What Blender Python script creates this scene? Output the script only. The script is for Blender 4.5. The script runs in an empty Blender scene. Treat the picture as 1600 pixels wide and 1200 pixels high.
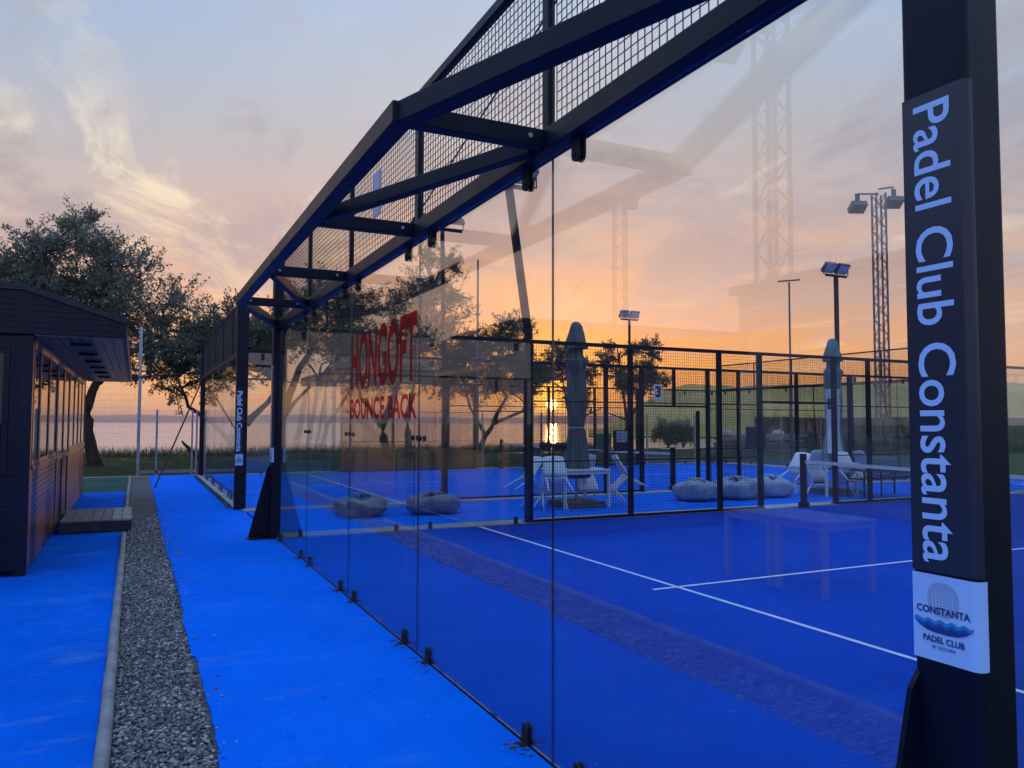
import bpy, bmesh, math, random
import numpy as np
from mathutils import Vector, Matrix

random.seed(7)
R = math.radians
scene = bpy.context.scene
col = scene.collection

# ------------------------------------------------------------------ camera
CAM = Vector((-1.842, -1.337, 1.6415))
YAW, PITCH, ROLL, FPX = R(25.874), R(2.863), R(0.157), 1211.67
fw = Vector((math.sin(YAW)*math.cos(PITCH), math.cos(YAW)*math.cos(PITCH), math.sin(PITCH)))
rt = Vector((math.cos(YAW), -math.sin(YAW), 0))
up = rt.cross(fw)
r2 = rt*math.cos(ROLL) + up*math.sin(ROLL)
u2 = up*math.cos(ROLL) - rt*math.sin(ROLL)
cam_d = bpy.data.cameras.new('camera')
cam = bpy.data.objects.new('camera', cam_d)
col.objects.link(cam)
cam.matrix_world = Matrix(((r2.x, u2.x, -fw.x, CAM.x), (r2.y, u2.y, -fw.y, CAM.y), (r2.z, u2.z, -fw.z, CAM.z), (0, 0, 0, 1)))
cam_d.sensor_width = 36.0
cam_d.lens = FPX/1600*36.0
cam_d.clip_start = 0.05
cam_d.clip_end = 20000
scene.camera = cam

# ------------------------------------------------------------------ sky, sun, exposure
SUN_AZ, SUN_EL = R(28.8), R(1.35)          # azimuth from +Y towards +X
SUN = Vector((math.sin(SUN_AZ)*math.cos(SUN_EL), math.cos(SUN_AZ)*math.cos(SUN_EL), math.sin(SUN_EL)))
world = bpy.data.worlds.new('World')
scene.world = world
world.use_nodes = True
wt = world.node_tree
wt.nodes.clear()


class NG:
    """tiny helper for node graphs"""
    def __init__(self, tree): self.t = tree
    def n(self, typ, **kw):
        nd = self.t.nodes.new(typ)
        for k, v in kw.items(): setattr(nd, k, v)
        return nd
    def _in(self, sock, v):
        if isinstance(v, bpy.types.NodeSocket): self.t.links.new(v, sock)
        elif v is not None: sock.default_value = v
    def math(self, op, a, b=None, c=None, clamp=False):
        nd = self.n('ShaderNodeMath', operation=op, use_clamp=clamp)
        for i, v in enumerate((a, b, c)):
            if v is not None: self._in(nd.inputs[i], v)
        return nd.outputs[0]
    def vec(self, op, a, b=None):
        nd = self.n('ShaderNodeVectorMath', operation=op)
        self._in(nd.inputs[0], a)
        if b is not None: self._in(nd.inputs[1], b)
        return nd.outputs['Value'] if op in ('DOT_PRODUCT', 'LENGTH') else nd.outputs['Vector']
    def mix(self, f, a, b, blend='MIX'):
        nd = self.n('ShaderNodeMix', data_type='RGBA', blend_type=blend)
        self._in(nd.inputs[0], f)
        for s, v in ((6, a), (7, b)):
            if isinstance(v, tuple) and len(v) == 3: v = (*v, 1)
            self._in(nd.inputs[s], v)
        return nd.outputs[2]
    def ramp(self, f, stops, interp='LINEAR'):
        nd = self.n('ShaderNodeValToRGB')
        cr = nd.color_ramp
        cr.interpolation = interp
        while len(cr.elements) < len(stops): cr.elements.new(0.5)
        for e, (pos, c) in zip(cr.elements, stops):
            e.position = pos
            e.color = (*c, 1) if isinstance(c, tuple) else (c, c, c, 1)
        self._in(nd.inputs[0], f)
        return nd.outputs[0]
    def smooth(self, f, lo, hi):
        nd = self.n('ShaderNodeMapRange', interpolation_type='SMOOTHSTEP')
        self._in(nd.inputs[0], f)
        nd.inputs[1].default_value = lo
        nd.inputs[2].default_value = hi
        return nd.outputs[0]
    def noise(self, vec, scale, detail=4, rough=0.55, dist=0.0):
        nd = self.n('ShaderNodeTexNoise')
        if vec is not None: self._in(nd.inputs['Vector'], vec)
        nd.inputs['Scale'].default_value = scale
        nd.inputs['Detail'].default_value = detail
        nd.inputs['Roughness'].default_value = rough
        nd.inputs['Distortion'].default_value = dist
        return nd.outputs[0]
    def mapping(self, vec, scale=(1, 1, 1), rot=(0, 0, 0), loc=(0, 0, 0)):
        nd = self.n('ShaderNodeMapping')
        self._in(nd.inputs[0], vec)
        nd.inputs['Location'].default_value = loc
        nd.inputs['Rotation'].default_value = rot
        nd.inputs['Scale'].default_value = scale
        return nd.outputs[0]


g = NG(wt)
D = g.n('ShaderNodeTexCoord').outputs['Generated']
sx = g.n('ShaderNodeSeparateXYZ')
wt.links.new(D, sx.inputs[0])
zc = g.math('MAXIMUM', sx.outputs['Z'], 0.0)
sdot = g.math('MAXIMUM', g.vec('DOT_PRODUCT', D, tuple(SUN)), 0.0)
# clear dusk air by height above the horizon: towards the sun, across from it, and opposite to it
near = g.ramp(zc, [(0.0, (1.10, .46, .05)), (.05, (1.02, .43, .09)), (.12, (.86, .39, .17)), (.19, (.72, .42, .30)), (.26, (.57, .41, .385)),
                   (.36, (.50, .49, .54)), (.48, (.50, .57, .68)), (1.0, (.50, .92, 1.88))])
side = g.ramp(zc, [(0.0, (.84, .52, .28)), (.06, (.80, .51, .34)), (.13, (.75, .50, .40)), (.19, (.70, .485, .415)), (.25, (.58, .475, .45)),
                   (.32, (.47, .46, .51)), (.40, (.38, .47, .62)), (.48, (.34, .47, .73)), (1.0, (.50, .92, 1.88))])
anti = g.ramp(zc, [(0.0, (.42, .39, .46)), (.10, (.38, .40, .52)), (.22, (.34, .43, .64)), (.40, (.35, .50, .82)), (1.0, (.50, .92, 1.88))])
air = g.mix(g.smooth(sdot, 0.10, 0.62), anti, side)
air = g.mix(g.smooth(sdot, 0.76, 0.985), air, near)
# cloud sheet: direction projected on a flat layer
pz = g.math('ADD', zc, 0.10)
comb = g.n('ShaderNodeCombineXYZ')
wt.links.new(g.math('DIVIDE', sx.outputs['X'], pz), comb.inputs[0])
wt.links.new(g.math('DIVIDE', sx.outputs['Y'], pz), comb.inputs[1])
CL = (8.8, 7.1, 3.0)
P = g.mapping(comb.outputs[0], scale=(1.0, .72, 1.0), rot=(0, 0, R(-24)), loc=CL)
n1 = g.noise(P, 1.15, 9, 0.63, 1.1)
n2 = g.noise(g.mapping(comb.outputs[0], scale=(1.0, .38, 1.0), rot=(0, 0, R(-62)), loc=(7.7+CL[0], 2.0, 3.0)), 2.3, 8, 0.66, 1.2)
n3 = g.noise(g.mapping(comb.outputs[0], loc=(2+CL[0], 5, 1.0)), .55, 3, .5)
dens = g.smooth(g.math('ADD', g.math('MULTIPLY', n1, .74), g.math('MULTIPLY', n2, .26)), .46, .575)
low = g.math('SUBTRACT', 1.0, g.smooth(zc, .36, .62))
hi = g.smooth(zc, .04, .16)
ccol = g.ramp(zc, [(0.0, (.74, .36, .22)), (.10, (.66, .41, .35)), (.20, (.46, .35, .37)), (.34, (.375, .345, .405)), (.48, (.44, .46, .54)), (1.0, (.48, .70, 1.2))])
c1 = g.mix(g.math('MULTIPLY', dens, g.math('MULTIPLY_ADD', g.math('MULTIPLY', low, hi), .85, .10)), air, ccol)
# lit cloud edges, peach and yellow towards the sun
edge = g.math('MULTIPLY', g.smooth(n2, .48, .64), g.math('MULTIPLY', g.smooth(n3, .40, .60), g.math('SUBTRACT', 1.0, g.math('MULTIPLY', dens, .55))))
ecol = g.ramp(zc, [(0.0, (1.0, .55, .2)), (.16, (.95, .66, .42)), (.30, (.88, .76, .58)), (.45, (.74, .73, .74)), (1.0, (.6, .75, 1.1))])
c2 = g.mix(g.math('MULTIPLY', edge, g.math('MULTIPLY_ADD', g.math('MULTIPLY', low, g.smooth(sdot, .45, .85)), .85, .12)), c1, ecol)
# glow of the low sun and its disc
def glow(c, power, colr):
    f = g.math('POWER', sdot, power)
    sc = g.n('ShaderNodeVectorMath', operation='SCALE')
    sc.inputs[0].default_value = colr
    wt.links.new(f, sc.inputs['Scale'])
    return g.vec('ADD', c, sc.outputs[0])
c3 = glow(c2, 40, (.20, .10, .0))
c3 = glow(c3, 300, (.70, .40, .0))
c3 = glow(c3, 2200, (2.6, 1.3, .10))
disc = g.smooth(sdot, math.cos(R(.46)), math.cos(R(.26)))
dsc = g.n('ShaderNodeVectorMath', operation='SCALE')
dsc.inputs[0].default_value = (60, 34, 7)
wt.links.new(disc, dsc.inputs['Scale'])
c4 = g.vec('ADD', c3, dsc.outputs[0])
bg = g.n('ShaderNodeBackground')
wt.links.new(c4, bg.inputs[0])
bg.inputs[1].default_value = 0.92
sky = g.n('ShaderNodeTexSky', sky_type='NISHITA', sun_disc=False, sun_elevation=SUN_EL, sun_rotation=SUN_AZ)
sky.air_density = 1.4
sky.dust_density = 2.0
bg2 = g.n('ShaderNodeBackground')
wt.links.new(sky.outputs[0], bg2.inputs[0])
bg2.inputs[1].default_value = 0.05
addsh = g.n('ShaderNodeAddShader')
wt.links.new(bg.outputs[0], addsh.inputs[0])
wt.links.new(bg2.outputs[0], addsh.inputs[1])
wout = g.n('ShaderNodeOutputWorld')
wt.links.new(addsh.outputs[0], wout.inputs[0])

sun_d = bpy.data.lights.new('sun', 'SUN')
sun_d.energy = 0.7
sun_d.angle = R(0.6)
sun_d.color = (1.0, .46, .14)
sun = bpy.data.objects.new('sun', sun_d)
col.objects.link(sun)
sun.rotation_euler = (-SUN).to_track_quat('-Z', 'Y').to_euler()

vs = scene.view_settings
vs.view_transform = 'Standard'
vs.look = 'None'
vs.exposure = 0.12
vs.gamma = 1.0
scene.cycles.use_denoising = True
scene.cycles.max_bounces = 6
scene.cycles.diffuse_bounces = 2
scene.cycles.glossy_bounces = 4
scene.cycles.transmission_bounces = 6
scene.cycles.transparent_max_bounces = 40
scene.cycles.caustics_reflective = False
scene.cycles.caustics_refractive = False
scene.cycles.sample_clamp_indirect = 6.0


# ------------------------------------------------------------------ materials
MATS = {}
def mat(name, color=(.5, .5, .5), rough=.6, metal=0.0, spec=.5, fn=None):
    if name in MATS: return MATS[name]
    m = bpy.data.materials.new(name)
    m.use_nodes = True
    t = m.node_tree
    b = t.nodes['Principled BSDF']
    b.inputs['Base Color'].default_value = (*color, 1)
    b.inputs['Roughness'].default_value = rough
    b.inputs['Metallic'].default_value = metal
    b.inputs['Specular IOR Level'].default_value = spec
    if fn: fn(NG(t), b, t)
    MATS[name] = m
    return m

def bump(q, b, t, h, strength=.3, dist=.01):
    bp = q.n('ShaderNodeBump')
    bp.inputs['Strength'].default_value = strength
    bp.inputs['Distance'].default_value = dist
    t.links.new(h, bp.inputs['Height'])
    t.links.new(bp.outputs[0], b.inputs['Normal'])

def objco(q): return q.n('ShaderNodeTexCoord').outputs['Object']

def var_fn(c1, c2, scale, bs=.15, bd=.004, bscale=60, rough=None):
    def fn(q, b, t):
        co = objco(q)
        f = q.smooth(q.noise(co, scale, 6, .6), .32, .68)
        t.links.new(q.mix(f, c1, c2), b.inputs['Base Color'])
        if rough: t.links.new(q.math('MULTIPLY_ADD', q.noise(co, scale*3, 4), rough[1]-rough[0], rough[0]), b.inputs['Roughness'])
        if bs: bump(q, b, t, q.noise(co, bscale, 3, .6), bs, bd)
    return fn

def turf_fn(base, dark, dust, dust_amt):
    def fn(q, b, t):
        co = objco(q)
        big = q.smooth(q.noise(co, .75, 6, .65), .38, .62)
        fib = q.noise(q.mapping(co, scale=(1, 1, 1)), 120, 3, .75)
        med = q.noise(q.mapping(co, scale=(1.0, .35, 1.0), rot=(0, 0, R(70))), 9, 5, .65)
        c = q.mix(big, base, dark)
        c = q.mix(q.math('MULTIPLY', q.smooth(med, .40, .66), .55), c, dark)
        c = q.mix(q.math('MULTIPLY', q.smooth(fib, .38, .72), .42), c, tuple(v*.5 for v in base))
        sp = q.math('MULTIPLY', q.smooth(q.noise(q.mapping(co, scale=(.7, 1.6, 1), loc=(3, 1, 0)), 1.6, 8, .68), .53, .72), dust_amt)
        c = q.mix(sp, c, dust)
        spots = q.smooth(q.noise(co, 34, 2, .5), .70, .73)
        c = q.mix(q.math('MULTIPLY', spots, .22), c, (.30, .45, .62))
        dk = q.smooth(q.noise(q.mapping(co, loc=(9, 9, 0)), 6, 5, .7), .60, .72)
        seam = q.smooth(q.noise(q.mapping(co, scale=(.25, 3.0, 1), rot=(0, 0, R(4)), loc=(4, 2, 0)), 2.0, 4, .7), .56, .72)
        c = q.mix(q.math('MULTIPLY', seam, .30), c, dark)
        c = q.mix(q.math('MULTIPLY', dk, .38), c, tuple(v*.3 for v in dark))
        t.links.new(c, b.inputs['Base Color'])
        bump(q, b, t, q.math('ADD', q.math('MULTIPLY', fib, .6), q.math('MULTIPLY', med, .8)), .55, .012)
    return fn

M_path = mat('blue_turf_path', rough=.95, spec=.03, fn=turf_fn((.0004, .205, .97), (.0004, .17, .88), (.16, .34, .55), .22))
M_side = mat('blue_turf_worn', rough=.95, spec=.03, fn=turf_fn((.0004, .17, .80), (.0004, .13, .66), (.20, .36, .45), .32))
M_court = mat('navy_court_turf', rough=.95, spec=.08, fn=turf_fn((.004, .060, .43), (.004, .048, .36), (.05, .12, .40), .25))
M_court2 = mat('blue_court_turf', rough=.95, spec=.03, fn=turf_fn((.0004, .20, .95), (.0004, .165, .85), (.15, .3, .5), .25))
M_green = mat('green_turf', rough=.95, spec=.03, fn=turf_fn((.05, .13, .09), (.04, .09, .06), (.12, .14, .10), .3))
M_line = mat('line_paint', (.72, .76, .80), .85, spec=.2, fn=var_fn((.62, .68, .74), (.80, .83, .86), 6, .2, .004, 150))
M_conc = mat('concrete', rough=.9, fn=var_fn((.30, .29, .27), (.44, .42, .38), 3.5, .35, .006, 90))
M_kerb = mat('kerb_concrete', rough=.85, fn=var_fn((.20, .20, .20), (.32, .31, .30), 5, .3, .004, 120))
M_sill = mat('sill_concrete', rough=.9, fn=var_fn((.34, .31, .25), (.50, .45, .36), 2.0, .3, .006, 70))
M_black = mat('black_powder_coat', rough=.45, spec=.22, fn=var_fn((.0022, .0052, .014), (.004, .008, .020), 3.0, .06, .001, 300, (.36, .55)))
M_rubber = mat('black_rubber', (.012, .012, .013), .7)
M_wire = mat('black_wire', (.012, .012, .014), .5)
M_galv = mat('galvanised_steel', rough=.45, metal=.7, fn=var_fn((.34, .36, .38), (.48, .50, .52), 14, .08, .001, 200))
M_pole = mat('grey_pole', rough=.5, metal=.3, fn=var_fn((.10, .11, .12), (.17, .18, .19), 8, .06, .001, 200))
M_clad = mat('navy_cladding', rough=.45, spec=.3, fn=var_fn((.0025, .006, .017), (.005, .010, .025), 4, .08, .002, 90, (.26, .42)))
M_clad_sunset = mat('cladding_sunset_tint', rough=.34, spec=.5, fn=var_fn((.030, .017, .016), (.050, .028, .024), 4, .08, .002, 90, (.24, .40)))  # kiosk cladding again, with the sunset's red-brown reflection put into the base colour
M_roof = mat('navy_roof_sheet', rough=.42, fn=var_fn((.003, .007, .019), (.006, .012, .028), 3, .06, .002, 60))
M_frame = mat('brown_window_frame', rough=.35, fn=var_fn((.060, .040, .032), (.095, .062, .048), 6, .05, .001, 150))
M_soffit = mat('soffit_board', rough=.32, fn=var_fn((.020, .030, .055), (.034, .046, .075), 5, .05, .001, 120))
M_inside = mat('kiosk_inside', (.06, .055, .05), .8, fn=var_fn((.05, .045, .04), (.08, .07, .06), 4))
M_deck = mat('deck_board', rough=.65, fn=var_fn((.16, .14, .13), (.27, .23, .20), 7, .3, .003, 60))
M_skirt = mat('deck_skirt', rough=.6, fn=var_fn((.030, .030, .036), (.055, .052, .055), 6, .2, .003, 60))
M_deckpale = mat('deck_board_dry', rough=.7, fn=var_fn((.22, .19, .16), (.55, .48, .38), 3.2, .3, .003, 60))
M_white = mat('white_plastic', rough=.45, fn=var_fn((.66, .74, .82), (.76, .83, .88), 5, .05, .002, 60))
M_tube = mat('white_metal_tube', (.40, .39, .40), .4)
M_bench = mat('black_bench', (.015, .015, .017), .5)
M_lamp = mat('floodlight_housing', (.030, .032, .036), .45)
M_lens = mat('floodlight_lens', (.55, .60, .62), .08, spec=.8)
M_cable = mat('steel_cable', (.03, .03, .032), .4)
M_sticker = mat('sticker_white', rough=.28, fn=var_fn((.44, .68, .94), (.50, .74, .97), 8, .02, .001, 60))
M_strip = mat('name_strip', (.028, .032, .044), .26)
M_letter = mat('lettering_white', (.50, .72, .96), .4)
M_sb1 = mat('logo_navy', (.02, .06, .20), .4)
M_sb2 = mat('logo_blue', (.015, .12, .42), .4)
M_sb3 = mat('logo_cyan', (.04, .30, .60), .4)
M_sb4 = mat('logo_racket', (.36, .48, .62), .4)
M_dig = mat('sign_black', (.012, .013, .016), .5)
M_signw = mat('sign_white', (.68, .70, .72), .5)
M_green_sign = mat('green_sign', (.06, .24, .13), .5)
M_blue_plate = mat('blue_plate', (.20, .36, .55), .35)
M_soil = mat('umbrella_base', rough=.85, fn=var_fn((.10, .09, .085), (.17, .15, .14), 8))
M_bark = mat('bark', rough=.95, spec=.2, fn=var_fn((.035, .028, .023), (.075, .060, .048), 7, .9, .03, 22))
M_stone_pile = mat('weathered_board', rough=.85, fn=var_fn((.22, .22, .23), (.36, .35, .34), 4, .25, .004, 40))
M_brick = mat('rough_brown_wall', rough=.95, fn=var_fn((.055, .042, .036), (.10, .075, .06), 2.2, .4, .03, 14))
M_render = mat('render_wall', rough=.9, fn=var_fn((.28, .27, .26), (.38, .36, .34), 1.3, .2, .01, 30))
M_car = mat('car_paint_pale', (.55, .56, .58), .3)
M_dark = mat('dark_glass', (.02, .022, .025), .08)


def net_fn(q, b, t): pass
M_net = mat('net_cord', (.013, .013, .015), .8)

def gravel_mat():
    m = bpy.data.materials.new('gravel')
    m.use_nodes = True
    t = m.node_tree
    q = NG(t)
    b = t.nodes['Principled BSDF']
    b.inputs['Roughness'].default_value = .85
    rnd = q.n('ShaderNodeNewGeometry').outputs['Random Per Island']
    c = q.ramp(rnd, [(0, (.05, .05, .058)), (.25, (.11, .108, .112)), (.5, (.20, .18, .17)), (.75, (.30, .26, .235)), (.92, (.44, .42, .40)), (1, (.62, .61, .60))])
    f = q.noise(objco(q), 120, 3)
    t.links.new(q.mix(q.math('MULTIPLY', f, .3), c, (.05, .05, .055)), b.inputs['Base Color'])
    return m
M_gravel = gravel_mat()

def gravel_bed(q, b, t):
    co = objco(q)
    v = q.n('ShaderNodeTexVoronoi')
    t.links.new(co, v.inputs['Vector'])
    v.inputs['Scale'].default_value = 62
    sp = q.n('ShaderNodeSeparateColor')
    t.links.new(v.outputs['Color'], sp.inputs[0])
    c = q.ramp(sp.outputs[0], [(0, (.05, .05, .057)), (.4, (.11, .105, .105)), (.75, (.18, .165, .155)), (1, (.36, .34, .33))])
    c = q.mix(q.smooth(q.noise(co, .8, 5), .35, .75), c, (.11, .11, .075))
    t.links.new(c, b.inputs['Base Color'])
    bump(q, b, t, q.math('SUBTRACT', 1.0, v.outputs['Distance']), .9, .02)
M_gbed = mat('gravel_bed', rough=.9, fn=gravel_bed)

def grass_fn(q, b, t):
    co = objco(q)
    c = q.mix(q.smooth(q.noise(co, .35, 6, .6), .35, .65), (.040, .070, .022), (.085, .110, .040))
    c = q.mix(q.math('MULTIPLY', q.smooth(q.noise(co, 2.2, 6, .7), .55, .75), .5), c, (.12, .10, .06))
    t.links.new(c, b.inputs['Base Color'])
    bump(q, b, t, q.noise(co, 16, 5, .7), .8, .05)
M_grass = mat('grass_ground', rough=1.0, spec=.1, fn=grass_fn)

def blade_mat(name, c1, c2, trans=.4):
    m = bpy.data.materials.new(name)
    m.use_nodes = True
    t = m.node_tree
    t.nodes.clear()
    q = NG(t)
    rnd = q.n('ShaderNodeNewGeometry').outputs['Random Per Island']
    c = q.mix(rnd, c1, c2)
    d = q.n('ShaderNodeBsdfDiffuse'); tr = q.n('ShaderNodeBsdfTranslucent'); gl = q.n('ShaderNodeBsdfGlossy')
    gl.inputs['Roughness'].default_value = .45
    gl.inputs['Color'].default_value = (.8, .85, .9, 1)
    t.links.new(c, d.inputs[0])
    t.links.new(q.mix(.5, c, (.16, .13, .03)), tr.inputs[0])
    mx = q.n('ShaderNodeMixShader'); mx.inputs[0].default_value = trans
    t.links.new(d.outputs[0], mx.inputs[1]); t.links.new(tr.outputs[0], mx.inputs[2])
    m2 = q.n('ShaderNodeMixShader'); m2.inputs[0].default_value = .05
    t.links.new(mx.outputs[0], m2.inputs[1]); t.links.new(gl.outputs[0], m2.inputs[2])
    o = q.n('ShaderNodeOutputMaterial')
    t.links.new(m2.outputs[0], o.inputs[0])
    return m
M_leaf = blade_mat('silvery_leaf', (.12, .145, .11), (.23, .245, .19))
M_leaf2 = blade_mat('olive_leaf', (.080, .105, .060), (.165, .18, .11))
M_blade = blade_mat('grass_blade', (.05, .085, .025), (.10, .13, .045))

def glass_mat(name, tint, dirt, ior=1.5):
    m = bpy.data.materials.new(name)
    m.use_nodes = True
    t = m.node_tree
    t.nodes.clear()
    q = NG(t)
    geo = q.n('ShaderNodeNewGeometry')
    fr = q.n('ShaderNodeFresnel')
    # same Fresnel curve on the way in and on the way out of the sheet
    t.links.new(q.math('MULTIPLY_ADD', geo.outputs['Backfacing'], 1/ior-ior, ior), fr.inputs[0])
    tr = q.n('ShaderNodeBsdfTransparent'); tr.inputs[0].default_value = (*tint, 1)
    gl = q.n('ShaderNodeBsdfGlossy'); gl.inputs['Roughness'].default_value = 0.0
    mx = q.n('ShaderNodeMixShader')
    t.links.new(fr.outputs[0], mx.inputs[0]); t.links.new(tr.outputs[0], mx.inputs[1]); t.links.new(gl.outputs[0], mx.inputs[2])
    df = q.n('ShaderNodeBsdfDiffuse'); df.inputs[0].default_value = (.5, .5, .5, 1)
    co = objco(q)
    streak = q.smooth(q.noise(q.mapping(co, scale=(9, 9, .8)), 2.2, 6, .65), .52, .80)
    spots = q.smooth(q.noise(q.mapping(co, scale=(60, 60, 22)), 1.0, 2, .5), .755, .80)
    smear = q.math('MULTIPLY', q.smooth(q.noise(q.mapping(co, loc=(3, 7, 1)), 2.6, 7, .7, .6), .56, .72), dirt*3.5)
    f = q.math('ADD', q.math('ADD', q.math('MULTIPLY', streak, dirt), smear), q.math('MULTIPLY', spots, dirt*7.0), clamp=True)
    m2 = q.n('ShaderNodeMixShader')
    t.links.new(f, m2.inputs[0]); t.links.new(mx.outputs[0], m2.inputs[1]); t.links.new(df.outputs[0], m2.inputs[2])
    o = q.n('ShaderNodeOutputMaterial')
    t.links.new(m2.outputs[0], o.inputs[0])
    return m
M_glass = glass_mat('court_glass', (.975, .985, .982), .010, 1.92)
M_glass2 = glass_mat('window_glass', (.80, .83, .84), .02, 1.6)

def film_mat():
    m = bpy.data.materials.new('red_film')
    m.use_nodes = True
    t = m.node_tree
    t.nodes.clear()
    q = NG(t)
    d = q.n('ShaderNodeBsdfDiffuse'); d.inputs[0].default_value = (.40, .06, .05, 1)
    l = q.n('ShaderNodeBsdfTranslucent'); l.inputs[0].default_value = (.50, .06, .04, 1)
    tr = q.n('ShaderNodeBsdfTransparent'); tr.inputs[0].default_value = (.75, .12, .09, 1)
    a = q.n('ShaderNodeMixShader'); a.inputs[0].default_value = .5
    t.links.new(d.outputs[0], a.inputs[1]); t.links.new(l.outputs[0], a.inputs[2])
    b = q.n('ShaderNodeMixShader'); b.inputs[0].default_value = .58
    t.links.new(a.outputs[0], b.inputs[1]); t.links.new(tr.outputs[0], b.inputs[2])
    o = q.n('ShaderNodeOutputMaterial')
    t.links.new(b.outputs[0], o.inputs[0])
    return m
M_film = film_mat()

def fabric_fn(c1, c2):
    def fn(q, b, t):
        co = objco(q)
        f = q.smooth(q.noise(q.mapping(co, scale=(1, 1, .5)), 5, 6, .6), .3, .7)
        t.links.new(q.mix(f, c1, c2), b.inputs['Base Color'])
        bump(q, b, t, q.noise(q.mapping(co, scale=(2.2, 2.2, .8)), 6, 5, .6), .7, .03)
    return fn
def wrinkle_fn(c1, c2):
    def fn(q, b, t):
        co = objco(q)
        v = q.n('ShaderNodeTexNoise', noise_type='RIDGED_MULTIFRACTAL')
        t.links.new(q.mapping(co, scale=(1, 1, 1.6)), v.inputs['Vector'])
        v.inputs['Scale'].default_value = 4.0
        v.inputs['Detail'].default_value = 4
        v.inputs['Distortion'].default_value = .8
        t.links.new(q.mix(q.smooth(q.noise(co, 5, 5), .3, .7), c1, c2), b.inputs['Base Color'])
        bump(q, b, t, v.outputs[0], .8, .03)
    return fn
M_umb = mat('parasol_cover', rough=.6, fn=fabric_fn((.065, .085, .09), (.13, .155, .16)))
M_umb_t = mat('parasol_cover_teal', rough=.6, fn=fabric_fn((.05, .13, .16), (.11, .22, .26)))
M_umb_w = mat('parasol_cover_white', rough=.6, fn=fabric_fn((.52, .56, .60), (.64, .67, .70)))
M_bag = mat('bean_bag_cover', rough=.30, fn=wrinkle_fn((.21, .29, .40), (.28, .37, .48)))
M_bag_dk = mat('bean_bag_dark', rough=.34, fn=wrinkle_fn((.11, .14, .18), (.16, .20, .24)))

def water_fn(q, b, t):
    co = objco(q)
    h = q.math('ADD', q.noise(q.mapping(co, scale=(.35, 1.0, 1)), 1.4, 4, .6), q.math('MULTIPLY', q.noise(q.mapping(co, scale=(.3, 1, 1)), .25, 3, .5), 2.0))
    bump(q, b, t, h, .22, .04)
    b.inputs['IOR'].default_value = 1.6
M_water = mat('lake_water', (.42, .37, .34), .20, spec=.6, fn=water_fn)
M_hill = mat('hill_scrub', rough=1.0, spec=.05, fn=var_fn((.46, .33, .085), (.66, .46, .12), .03, .6, 1.0, .3))
M_far = mat('far_shore', rough=1.0, spec=.05, fn=var_fn((.10, .09, .10), (.14, .12, .13), .004, 0))


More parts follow.
